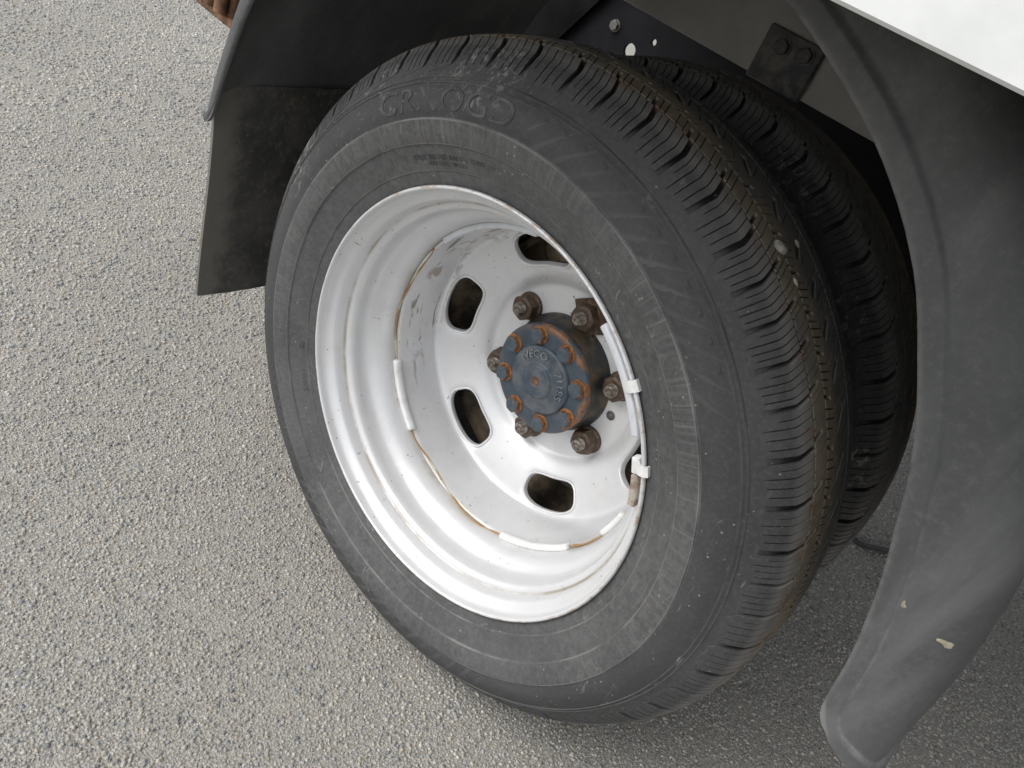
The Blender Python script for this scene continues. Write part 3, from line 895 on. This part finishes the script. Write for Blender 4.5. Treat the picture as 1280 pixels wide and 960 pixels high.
def disc_mesh():
    mb = MB()
    n = 96
    secs = 6
    lsk = np.concatenate([np.linspace(0, l_hi, 40)])
    lin = np.linspace(l_lo, dl[-1], 18)
    # outer loop of the sector (local u = arc angle, v = l), inner loop the slot
    half_u = PI / 6
    per_side = n // 4
    tt = np.linspace(-1, 1, per_side, endpoint=False)
    sq = np.concatenate([np.stack([tt, -np.ones(per_side)], 1), np.stack([np.ones(per_side), tt], 1), np.stack([-tt, np.ones(per_side)], 1), np.stack([-np.ones(per_side), -tt], 1)])
    outer = np.stack([sq[:, 0] * half_u, np.where(sq[:, 1] < 0, lc + sq[:, 1] * (lc - l_hi), lc + sq[:, 1] * (l_lo - lc))], 1)
    hu, hv, ex = 0.0355 / 0.1420, 0.0202, 2.9
    def sup(sq, su, sv):
        d = (np.abs(sq[:, 0]) ** ex + np.abs(sq[:, 1]) ** ex) ** (1 / ex)
        u = sq[:, 0] / d * su; v = sq[:, 1] / d * sv
        # slight kidney: the inner side is pinched
        v = v - np.where(v > 0, 1, 0) * 0.0030 * np.cos(np.clip(u / su, -1, 1) * PI / 2)
        return np.stack([u, lc - 0.001 + v], 1)
    loops = []
    pad = 0.0042
    big = sup(sq, hu + pad / 0.1425, hv + pad)
    mid = sup(sq, hu + 0.0030 / 0.1425, hv + 0.0030)
    small = sup(sq, hu, hv)
    for t in np.linspace(0, 1, 7): loops.append((outer * (1 - t) + big * t, 0.0))
    for t in (0.35, 0.7): loops.append((big * (1 - t) + mid * t, -0.0006 * t ))
    loops.append((mid, 0.0010))
    loops.append((mid * 0.6 + small * 0.4, 0.0016))
    loops.append((mid * 0.25 + small * 0.75, 0.0010))
    loops.append((small, -0.0008))
    loops.append((small, -0.0060))
    for k in range(secs):
        th0 = k * PI / 3
        P = []
        for (L, h) in loops:
            P.append(disc_pt(L[:, 1], th0 + L[:, 0], np.full(len(L), h)))
        mb.grid(P, closed_v=True)
    th = np.concatenate([k * PI / 3 + tt * half_u for k in range(secs)])
    for ls in (lsk, lin):
        mb.grid(np.stack([disc_pt(np.full(len(th), l), th, 0.0) for l in ls], 0), closed_v=True)
    # back face of the pressing and the bore
    back = [(r - 0.0, y + 0.006) for (r, y) in disc_prof[::4]]
    me = mb.mesh('tmp', fix=False)
    return mb
dmb = disc_mesh()
import bmesh
def weld(mb, name):
    me = mb.mesh(name, fix=False)
    bm = bmesh.new(); bm.from_mesh(me)
    bmesh.ops.remove_doubles(bm, verts=bm.verts, dist=1e-5)
    bmesh.ops.recalc_face_normals(bm, faces=bm.faces)
    # normals must face the viewer side (-Y)
    s = sum(f.normal.y * f.calc_area() for f in bm.faces)
    if s > 0: bmesh.ops.reverse_faces(bm, faces=bm.faces)
    bm.to_mesh(me); bm.free()
    return me
disc_me = weld(dmb, 'wheel_disc')
disc = link('wheel_disc', disc_me, M_RIM, wheel, 70)

# wavy stained weld between barrel and disc
def seam(a0, a1, ph):
    mb = MB()
    th = np.linspace(rad(a0), rad(a1), max(8, int(abs(a1 - a0) * 1.2)))
    e = np.minimum(1, np.minimum(th - th[0], th[-1] - th) / rad(3) + 0.05)
    yw = 0.0850 + 0.0034 * np.sin(th * 7 + ph) * e + 0.0005 * np.sin(th * 19)
    rw = np.interp(yw, [0.0750, 0.080, 0.0862, 0.0900], [0.1801, 0.1794, 0.1780, 0.1766]) - 0.0001
    pts = np.stack([rw * np.cos(th), yw, rw * np.sin(th)], 1)
    mb.tube(pts, 0.0013 * (0.6 + 0.4 * e) * (1 + 0.25 * np.sin(th * 31)), 6)
    return mb
for (a0, a1, ph) in ((-206, -153, 0.4), (-124.5, -66, 2.0), (-35, -17, 0.5)):
    seam(a0, a1, ph).build('weld_seam', M_SEAM, wheel, 50)
for (a0, a1, m_) in ((-153.5, -124.5, M_WT), (-66.5, -34.5, M_WT), (-17, -4.5, M_WT), (104, 147, M_WTG)):
    mb = MB()
    mb.arc_block(rad(a0), rad(a1), 0.1733, 0.1800, 0.0795, 0.0895, 18, 0.0014)
    w = mb.build('balance_weight', m_, wheel, 50)
# clip-on weights hooked over the flange on the right
def clip_weight(a0, a1, ac, m_, body=True):
    mb = MB()
    if body:
        mb.arc_block(rad(a1), rad(a0), 0.2042, 0.2112, 0.0035, 0.0125, 14, 0.0009)
    w = mb.build('balance_weight', m_, wheel, 50)
    w['label'] = "clip-on weight hooked over the rim edge"
    return w
clip_weight(62.0, 35.5, 0, M_WTG)
clip_weight(30.5, 26.3, 0, M_WT)
clip_weight(26.1, 17.8, 0, M_WTB)
for (ac, w_) in ((47.3, 1.3), (28.6, 1.2)):
    mb = MB()
    th = np.linspace(rad(ac - w_), rad(ac + w_), 6)
    sec = [(0.2050, 0.0040), (0.2110, -0.0005), (0.2160, -0.0040), (0.2205, -0.0046), (0.2240, -0.0030), (0.2242, 0.0005), (0.2225, 0.0005), (0.2222, -0.0018), (0.2200, -0.0026), (0.2165, -0.0015), (0.2120, 0.0040), (0.2055, 0.0080)]
    P = [[(r * math.cos(t), y, r * math.sin(t)) for (r, y) in sec] for t in th]
    mb.grid(P, closed_v=True)
    mb.f.append(list(range(12))); mb.f.append([5 * 12 + i for i in range(12)][::-1])
    mb.build('weight_clip', M_WT, wheel, 50)
# blind pin hole beside the seat
mb = MB()
c0 = np.array([0.0800, 0.1768, 0.0002])
ring = lambda r, y: [(c0[0] + r * math.cos(t), y, c0[2] + r * math.sin(t)) for t in np.linspace(0, 2 * PI, 20, endpoint=False)]
mb.grid([ring(0.0058, 0.1771), ring(0.0054, 0.1759), ring(0.0046, 0.1756), ring(0.0040, 0.1763), ring(0.0038, 0.1769), ring(0.0005, 0.17695)], closed_v=True)
mb.build('locating_pin_hole', M_BRKT, wheel, 50)

# wheel nuts and studs, local z pointing out of the wheel
def hex_ring(r, z, n=24, rot=0.0, soft=0.0):
    out = []
    for i in range(n):
        t = 2 * PI * i / n
        k = (t + PI / 6) % (PI / 3) - PI / 6
        rr = r * math.cos(PI / 6) / math.cos(k)
        rr = rr * (1 - soft) + r * 0.955 * soft
        out.append((rr * math.cos(t + rot), rr * math.sin(t + rot), z))
    return out
def circ(r, z, n=24):
    return [(r * math.cos(2 * PI * i / n), r * math.sin(2 * PI * i / n), z) for i in range(n)]
def stack(rings):
    mb = MB()
    mb.grid(rings, closed_v=True)
    n = len(rings[0]); m = len(rings)
    mb.f.append([(m - 1) * n + i for i in range(n)])
    mb.f.append([i for i in range(n)][::-1])
    return mb
nut_me = stack([circ(0.0165, -0.0005), circ(0.0172, 0.0015), circ(0.0168, 0.0036), circ(0.0152, 0.0050), hex_ring(0.0158, 0.0052), hex_ring(0.0158, 0.0150), hex_ring(0.0150, 0.0172, soft=0.5), circ(0.0122, 0.0184), circ(0.0092, 0.0186)]).mesh('wheel_nut')
nut_me.materials.append(M_NUT)
stud_r = []
for i in range(9):
    z = 0.0180 + i * 0.00085
    stud_r.append(circ(0.0078 if i % 2 else 0.0071, z, 16))
stud_r += [circ(0.0066, 0.0262, 16), circ(0.0058, 0.0268, 16), circ(0.0030, 0.0262, 16)]
stud_me = stack(stud_r).mesh('stud')
stud_me.materials.append(M_STUD)
for me in (nut_me, stud_me):
    me.polygons.foreach_set('use_smooth', [True] * len(me.polygons))
    me.set_sharp_from_angle(angle=rad(35))
OUT = Matrix.Rotation(rad(90), 4, 'X')              # local z -> -Y
for k in range(6):
    a = rad(148.3) - k * PI / 3
    M = Matrix.Translation((0.0839 * math.cos(a), 0.1770, 0.0839 * math.sin(a))) @ OUT @ Matrix.Rotation(rad([10, 47, 22, 5, 33, 50][k]), 4, 'Z')
    for nm, me in (('wheel_nut', nut_me), ('stud', stud_me)):
        o = bpy.data.objects.new(nm, me)
        col.objects.link(o)
        o.parent = wheel
        o.matrix_local = M

# a rusty angular tab behind the upper right nut
a = rad(88.3)
mb = MB()
c_, s_ = math.cos(rad(38)), math.sin(rad(38))
mb.box((0.0839 * math.cos(a) + 0.004, 0.1742, 0.0839 * math.sin(a) + 0.002), (0.041, 0.0036, 0.041), [[c_, 0, -s_], [0, 1, 0], [s_, 0, c_]], 0.0008)
mb.build('lock_plate', M_NUT, wheel, 40)

# ---- the hub ------------------------------------------------------------------
hub = empty('hub', (0, 0, WZ), truck)
hub['label'] = "blue-grey hub cover with a ring of rusty bolts"
hmb = MB()
hp = [(0.0002, 0.1355), (0.0030, 0.1345), (0.0055, 0.1310), (0.0068, 0.1302), (0.0090, 0.1303), (0.0160, 0.1308), (0.0190, 0.1316), (0.0205, 0.1334), (0.0225, 0.1344), (0.0270, 0.1348), (0.0340, 0.1356),
      (0.0385, 0.1364), (0.0402, 0.1378), (0.0412, 0.1396), (0.0430, 0.1402), (0.0600, 0.1402), (0.0628, 0.1410), (0.0640, 0.1430), (0.0642, 0.1470), (0.0636, 0.1490), (0.0632, 0.1510), (0.0640, 0.1530), (0.0655, 0.1600), (0.0672, 0.1690), (0.0690, 0.1720), (0.0700, 0.1790), (0.0640, 0.1850)]
hmb.lathe(smoothpath(hp, 3), 96)
hub_cover = hmb.build('hub_cover', M_HUB, hub, 55)
# cast raised characters
def hub_text(txt, size, a_mid, Rm, spread=1.0):
    V, F = text_mesh(txt, size, 0.5)
    th = a_mid - V[:, 0] * spread / Rm
    r = Rm + V[:, 1]
    ys = np.interp(r, [q[0] for q in hp[4:15]], [q[1] for q in hp[4:15]])
    y = ys + np.where(V[:, 2] > 0, -0.0019, 0.0006)
    mb = MB()
    mb.add(np.stack([r * np.cos(th), y, r * np.sin(th)], 1), F)
    return mb.build('cast_lettering', M_LET, hub, 30)
hub_text("IVECO", 0.0118, rad(124), 0.0315, 1.12)
hub_text("71185", 0.0118, rad(26), 0.0315, 1.15)
bolt_me = stack([circ(0.0108, -0.0004), circ(0.0110, 0.0008), circ(0.0104, 0.0016), hex_ring(0.0094, 0.0017), hex_ring(0.0095, 0.0062), hex_ring(0.0090, 0.0075, soft=0.4), circ(0.0078, 0.0079), circ(0.0040, 0.0078)]).mesh('hub_bolt')
bolt_me.materials.append(M_BOLT)
bolt_me.polygons.foreach_set('use_smooth', [True] * len(bolt_me.polygons))
bolt_me.set_sharp_from_angle(angle=rad(35))
for k in range(8):
    a = rad(117.85) - k * PI / 4
    o = bpy.data.objects.new('hub_bolt', bolt_me)
    col.objects.link(o)
    o.parent = hub
    o.matrix_local = Matrix.Translation((0.0521 * math.cos(a), 0.1402, 0.0521 * math.sin(a))) @ OUT @ Matrix.Rotation(rad(17 * k % 60), 4, 'Z')

# ---- the inner twin, turned about so that the two discs meet ------------------------
wheel2 = empty('wheel', (0, 0.360, WZ - 0.006), truck, PI)
wheel2['label'] = "inner twin wheel behind the outer one"
for nm, me in (('tyre', tyre_me), ('rim', rim_me.copy()), ('wheel_disc', disc_me.copy())):
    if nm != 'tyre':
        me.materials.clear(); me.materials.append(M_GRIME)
    o = bpy.data.objects.new(nm, me)
    col.objects.link(o)
    o.parent = wheel2
mb = MB()
mb.lathe([(0.070, 0.200), (0.140, 0.205), (0.152, 0.212), (0.156, 0.222), (0.1565, 0.250), (0.153, 0.252), (0.153, 0.258), (0.1565, 0.260), (0.1565, 0.300), (0.150, 0.310), (0.06, 0.312)], 96)
o = mb.build('brake_drum', M_DRUM, truck, 45)
o.location = (0, 0, WZ)
mb = MB()
mb.tube([(0, 0.29, WZ), (0, 1.9, WZ)], 0.055, 20)
mb.build('axle', M_BRKT, truck, 50)

# ---- mudguard ------------------------------------------------------------------
ang_k = np.array([5, 9, 15, 24, 33, 40.6, 47, 52.5, 57, 62, 68, 74, 90, 110, 130, 145.7, 154.3, 162.6, 166.1, 172])
rad_k = np.array([.4055, .4045, .4050, .4105, .4187, .4305, .4390, .4484, .4534, .4574, .4600, .4632, .4660, .4620, .4520, .4390, .4255, .4172, .4154, .4150])
sec = np.array([(0.000, -0.0440), (0.004, -0.0442), (0.012, -0.0440), (0.020, -0.0434), (0.029, -0.0420), (0.038, -0.0392), (0.046, -0.0345), (0.0525, -0.0270), (0.0565, -0.0170), (0.0590, -0.0040), (0.0600, 0.0120), (0.0605, 0.0500), (0.0605, 0.0900)])
wid_a = [5, 10, 17, 24, 31, 50, 70, 100, 135, 150, 170]
wid_f = [0.84, 0.86, 0.96, 1.06, 1.16, 1.26, 1.22, 1.05, 0.66, 0.56, 0.50]
sec_f = smoothpath(sec, 8)
sl_ = np.concatenate([[0], np.cumsum(np.hypot(*np.diff(sec_f, axis=0).T))])
SW = sl_[-1]
tg = np.gradient(sec_f, axis=0); tg /= np.linalg.norm(tg, axis=1)[:, None]
sn = np.stack([-tg[:, 1], tg[:, 0]], 1)
if sn[2][1] > 0: sn = -sn                              # outward: towards -Y at the lip

def mudguard():
    A0, A1 = rad(9.8), rad(166.8)
    RC = 0.024                                        # corner radius
    t_list = np.concatenate([np.linspace(0, 0.020, 15), np.linspace(0.0225, 0.075, 22), np.linspace(0.085, SW, 6)])
    y_far = 0.41
    # path stations, dense at the two ends (lengths measured from the end)
    e = np.concatenate([np.linspace(0, 0.022, 16), np.linspace(0.025, 0.06, 12)])
    Lt = 0.44 * (A1 - A0)
    stations = np.concatenate([e, np.linspace(0.07, Lt - 0.07, 90), Lt - e[::-1]])
    # lateral offset rows past the rolled edge
    V, Wr = [], []
    rows = list(t_list) + [SW + d for d in (0.05, 0.12, 0.2, y_far - 0.09)]
    for t in rows:
        rowv, roww = [], []
        tc = min(t, SW)
        dr = np.interp(tc, sl_, sec_f[:, 0]); yy = np.interp(tc, sl_, sec_f[:, 1]) + max(0, t - SW)
        n_r = np.interp(tc, sl_, sn[:, 0]); n_y = np.interp(tc, sl_, sn[:, 1])
        # rounded corner: shift of the end towards the middle
        sh = 0.0
        if t < RC:
            sh = RC - math.sqrt(max(0.0, RC ** 2 - (RC - t) ** 2))
        for s in stations:
            k0 = max(0.0, 1 - s / 0.07); k1 = max(0.0, 1 - (Lt - s) / 0.07)
            ss = s + (sh - 0.030 * min(1.0, max(0.0, t - 0.012) / 0.05)) * k0 - sh * k1
            a = A0 + ss / Lt * (A1 - A0)
            r0 = np.interp(math.degrees(a), ang_k, rad_k)
            # distance to the nearest edge (lip, or one of the two ends)
            q0, q1 = s, Lt - s
            dend = min(q0, q1)
            de = t if dend > RC else (RC - math.hypot(max(0, RC - t), max(0, RC - dend)) if t < RC else dend)
            de = min(de, t) if dend > RC else de
            de = max(0.0, de) if True else de
            bead = (0.0024 + 0.0010 * max(0.0, 1 - dend / 0.09)) * max(0.0, min(1.0, (0.0135 - de) / 0.0022)) if de < 0.0135 else 0.0
            fade = min(1, dend / 0.10 + 0.4)
            if de < 0.003: bead -= 0.0016 * (1 - de / 0.003) ** 2
            r = r0 + dr * np.interp(math.degrees(a), wid_a, wid_f) + n_r * bead
            y = yy + n_y * bead
            rowv.append((r * math.cos(a), y, r * math.sin(a)))
            w = 0.6 * math.exp(-((de - 0.0128) / 0.0011) ** 2) * (0.25 + 1.1 * max(0, 1 - dend / 0.22)) + 0.5 * math.exp(-(de / 0.002) ** 2)
            roww.append(w)
        V.append(rowv); Wr.append(roww)
    V = np.array(V)
    # inner skin
    th_ = 0.0035
    I = V.copy()
    for i, t in enumerate(rows):
        tc = min(t, SW)
        n_r = np.interp(tc, sl_, sn[:, 0]); n_y = np.interp(tc, sl_, sn[:, 1])
        a = np.arctan2(V[i, :, 2], V[i, :, 0])
        I[i, :, 0] -= n_r * th_ * np.cos(a); I[i, :, 2] -= n_r * th_ * np.sin(a); I[i, :, 1] -= n_y * th_
    nr, ns = V.shape[:2]
    mb = MB()
    loop = np.concatenate([V, I[::-1]], 0)
    mb.grid(loop, closed_u=True)
    # end faces
    for j in (0, ns - 1):
        for i in range(nr - 1):
            q = [i * ns + j, (i + 1) * ns + j, (2 * nr - 2 - i) * ns + j, (2 * nr - 1 - i) * ns + j]
            mb.f.append(q)
    me = mb.mesh('mudguard')
    at = me.attributes.new('wear', 'FLOAT', 'POINT')
    Wr = np.array(Wr)
    at.data.foreach_set('value', np.concatenate([Wr, np.zeros_like(Wr)], 0).astype(np.float32).ravel())
    return me
guard = link('mudguard', mudguard(), M_GUARD, truck, 60)
guard.location = (0, 0, WZ)
guard['label'] = "black plastic mudguard arching over the twin wheels"

# dried mud specks on the mudguard
def ray_on_guard(px, py):
    """rough position on the rolled lip under a picture point, found by stepping"""
    return None
def blob(c, nrm, r, seed, stretch=1.0, n=10, rot=0.0, hs=0.45):
    rg = random.Random(seed)
    nrm = Vector(nrm).normalized()
    a = nrm.orthogonal().normalized(); a = Matrix.Rotation(rot, 3, nrm) @ a; b = nrm.cross(a)
    rings = []
    rr = [rg.uniform(0.65, 1.2) for _ in range(n)]
    for (k, h) in ((1.0, 0.0), (0.85, 0.28), (0.5, 0.42), (0.08, 0.46)):
        rings.append([tuple(Vector(c) + (a * math.cos(2 * PI * i / n) * stretch + b * math.sin(2 * PI * i / n)) * r * rr[i] * k + nrm * (h * r * hs)) for i in range(n)])
    mb = MB()
    mb.grid(rings, closed_v=True)
    mb.f.append([3 * n + i for i in range(n)])
    return mb
def guard_point(a_deg, t):
    a = rad(a_deg)
    r0 = np.interp(a_deg, ang_k, rad_k)
    tc = min(t, SW)
    dr = np.interp(tc, sl_, sec_f[:, 0]); y = np.interp(tc, sl_, sec_f[:, 1]) + max(0, t - SW)
    nr, ny = np.interp(tc, sl_, sn[:, 0]), np.interp(tc, sl_, sn[:, 1])
    dr *= np.interp(a_deg, wid_a, wid_f)
    return (Vector(((r0 + dr) * math.cos(a), y, (r0 + dr) * math.sin(a) + WZ)), Vector((nr * math.cos(a), ny, nr * math.sin(a))))
for (ad, t, r, sd_, st) in ((26.5, 0.0135, 0.0034, 1, 1.1), (24.0, 0.043, 0.0032, 2, 1.7), (25.4, 0.0405, 0.0014, 5, 2.2)):
    c, nv = guard_point(ad, t)
    blob(c - nv * 0.0004, nv, r, sd_, st, 14, -0.75).build('mud_splat', M_SPLAT, truck, 50)

# ---- mud flap on the left ---------------------------------------------------------
def flap():
    mb = MB()
    ny_, nz_ = 26, 18
    F, B = [], []
    for i in range(nz_ + 1):
        v = i / nz_
        z = 0.1345 - 0.2800 * v
        rowf, rowb = [], []
        for j in range(ny_ + 1):
            u = j / ny_
            y = -0.0300 + 0.008 * v + 0.395 * u
            zz = z - 0.006 * u * v
            xx = -0.4250 + 0.006 * v ** 1.5 + 0.006 * math.sin(u * 7 + 0.6) * v + 0.003 * math.sin(v * 5 + u * 3)
            if i == 0: zz += 0.0
            rowf.append((xx, y, zz)); rowb.append((xx - 0.0045, y, zz))
        F.append(rowf); B.append(rowb)
    loop = np.concatenate([np.array(F), np.array(B)[::-1]], 0)
    mb.grid(loop, closed_u=True)
    nr = nz_ + 1; ns = ny_ + 1
    for j in (0, ns - 1):
        for i in range(nr - 1):
            mb.f.append([i * ns + j, (i + 1) * ns + j, (2 * nr - 2 - i) * ns + j, (2 * nr - 1 - i) * ns + j])
    return mb.build('mud_flap', M_FLAP, truck, 40)
fl = flap(); fl.location = (0, 0, WZ)
fl['label'] = "dusty flat rubber flap hanging below the mudguard"

# ---- body, chassis and what shows underneath ------------------------------------------
mb = MB()
zb = 0.4645 + WZ
panel = [(-0.225, zb + 0.0030), (-0.2285, zb + 0.0012), (-0.2485, zb), (-0.2500, zb + 0.0012), (-0.2500, zb + 0.34), (-0.2470, zb + 0.345), (-0.225, zb + 0.345)]
P = [[(x, y, z) for (y, z) in panel] for x in np.linspace(-0.52, 2.0, 9)]
mb.grid(P, closed_v=True)
mb.f.append(list(range(7))); mb.f.append([8 * 7 + i for i in range(7)][::-1])
body = mb.build('side_panel', M_BODY, truck, 40)
body['label'] = "white painted side panel of the truck body"
mb = MB()
mb.box((0.74, 0.80, zb + 0.120), (2.5, 2.04, 0.04))
for xc in (-0.3, 0.25, 0.8, 1.35):
    mb.box((xc, 1.15, zb + 0.076), (0.06, 1.30, 0.05))
mb.build('deck', M_UNDER, truck, 40)
mb = MB()
zr = 0.3330 + WZ
mb.box((0.75, 0.4230, zr + 0.0875), (2.5, 0.006, 0.175), None, 0.001)
mb.box((0.75, 0.4560, zr + 0.172), (2.5, 0.060, 0.006))
mb.box((0.75, 0.4560, zr + 0.003), (2.5, 0.060, 0.006))
o = mb.build('chassis_rail', M_RAIL, truck, 40)
o['label'] = "grimy grey side rail above the inner tyre"
br = empty('bracket', (0, 0, 0), truck)
mb = MB()
mb.box((-0.036, 0.4150, zr + 0.0270), (0.072, 0.008, 0.060), None, 0.0015)
mb.build('bracket_plate', M_BRKT, br, 40)
bb_me = stack([circ(0.0105, 0), circ(0.0105, 0.0015), hex_ring(0.0088, 0.0016), hex_ring(0.0088, 0.0070), circ(0.0068, 0.0078)]).mesh('bracket_bolt')
bb_me.materials.append(M_BRKT)
for (x, z) in ((-0.046, 0.040), (-0.017, 0.043)):
    o = bpy.data.objects.new('bracket_bolt', bb_me)
    col.objects.link(o); o.parent = br
    o.matrix_local = Matrix.Translation((x, 0.4110, zr + z)) @ OUT

# dark cross plate with two holes that let the daylight through
def holed_plate():
    Y0, Y1 = 0.750, 0.757
    corners = [(-0.80, 0.02), (0.95, 0.02), (0.95, 0.48), (-0.55, 0.48)]
    holes = [(-0.4350, 0.2165, 0.0125), (-0.3970, 0.2480, 0.0056)]
    bm = bmesh.new()
    front = [bm.verts.new((x, Y0, z)) for (x, z) in corners]
    edges = [bm.edges.new((front[i], front[(i + 1) % 4])) for i in range(4)]
    for (hx, hz, r) in holes:
        ring = [bm.verts.new((hx + r * math.cos(2 * PI * i / 24), Y0, hz + r * math.sin(2 * PI * i / 24))) for i in range(24)]
        edges += [bm.edges.new((ring[i], ring[(i + 1) % 24])) for i in range(24)]
    bmesh.ops.triangle_fill(bm, use_beauty=True, use_dissolve=False, edges=edges)
    # drop any triangle that covers a hole
    kill = [f for f in bm.faces if any(math.hypot(f.calc_center_median().x - hx, f.calc_center_median().z - hz) < r * 0.98 and all(abs(math.hypot(v.co.x - hx, v.co.z - hz) - r) < 1e-5 for v in f.verts) for (hx, hz, r) in holes)]
    bmesh.ops.delete(bm, geom=kill, context='FACES_ONLY')
    ex = bmesh.ops.extrude_face_region(bm, geom=list(bm.faces))
    for v in [g for g in ex['geom'] if isinstance(g, bmesh.types.BMVert)]:
        v.co.y = Y1
    bmesh.ops.recalc_face_normals(bm, faces=bm.faces)
    me = bpy.data.meshes.new('cross_plate'); bm.to_mesh(me); bm.free()
    return me
cp = empty('chassis_plate', (0, 0, WZ), truck)
o = link('plate', holed_plate(), M_DARK, cp)
o = bpy.data.objects.new('plate_bolt', bb_me); col.objects.link(o); o.parent = cp
o.matrix_local = Matrix.Translation((-0.482, 0.7500, 0.240)) @ OUT

mb = MB()  # added black sheet standing in for the shade inside the arch
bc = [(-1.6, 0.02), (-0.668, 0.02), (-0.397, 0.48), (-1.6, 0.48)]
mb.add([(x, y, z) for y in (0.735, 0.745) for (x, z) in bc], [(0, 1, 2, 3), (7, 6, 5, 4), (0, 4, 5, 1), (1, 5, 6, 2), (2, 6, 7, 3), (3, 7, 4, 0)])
mb.build('arch_shade_sheet', M_SHADE, cp, 40)

# rusty end of the rear crossmember, just peeping past the mudguard
cm = empty('rear_crossmember', (0, 0, WZ), truck)
mb = MB()
mb.box((-0.655, 0.20, 0.205), (0.075, 0.20, 0.160), None, 0.004)
mb.box((-0.655, 0.20, 0.129), (0.090, 0.206, 0.012), None, 0.002)
mb.build('beam', M_RUST, cm, 40)
for dx in (-0.026, 0.0, 0.024):
    mb = MB()
    mb.tube([(-0.655 + dx, 0.092, 0.137), (-0.655 + dx, 0.092, 0.28)], 0.009, 10)
    mb.build('rod', M_RUST, cm, 50)

# ------------------------------------------------------------------ loose things
mb = MB()
cpts = smoothpath([(0.330, 0.900, 0.006), (0.365, 0.862, 0.006), (0.395, 0.880, 0.006), (0.440, 0.935, 0.006), (0.50, 1.02, 0.006), (0.60, 1.12, 0.006)], 8)
mb.tube(cpts, 0.0050, 8)
cable = mb.build('cable', M_CABLE, None, 60)
cable['label'] = "thin black cable lying on the asphalt behind the twin tyres"
cable['category'] = "cable"

def pebble(ang, y, r, seed, label, R=0.3480):
    a = rad(ang)
    nv = Vector((math.cos(a), 0, math.sin(a)))
    c = Vector((R * math.cos(a), y, R * math.sin(a) + WZ))
    mb = blob(c - nv * 0.0008, nv, r, seed, 1.2, 7, hs=1.5)
    o = mb.build('pebble', M_PEB, None, None)
    o['label'] = label; o['category'] = "pebble"; o['group'] = "pebbles caught in the outer tyre's tread"
pebble(59.7, 0.0468, 0.0070, 3, "largest pale grey pebble wedged in the outer tyre's tread groove")
pebble(59.8, 0.0760, 0.0034, 4, "small pebble on the tread just inward of the largest pebble", 0.3488)
pebble(55.4, 0.0470, 0.0028, 8, "small pale pebble in the tread below the largest pebble", 0.3485)
print("chips", NCH, "faces", sum(len(o.data.polygons) for o in scene.objects if o.type == 'MESH'))
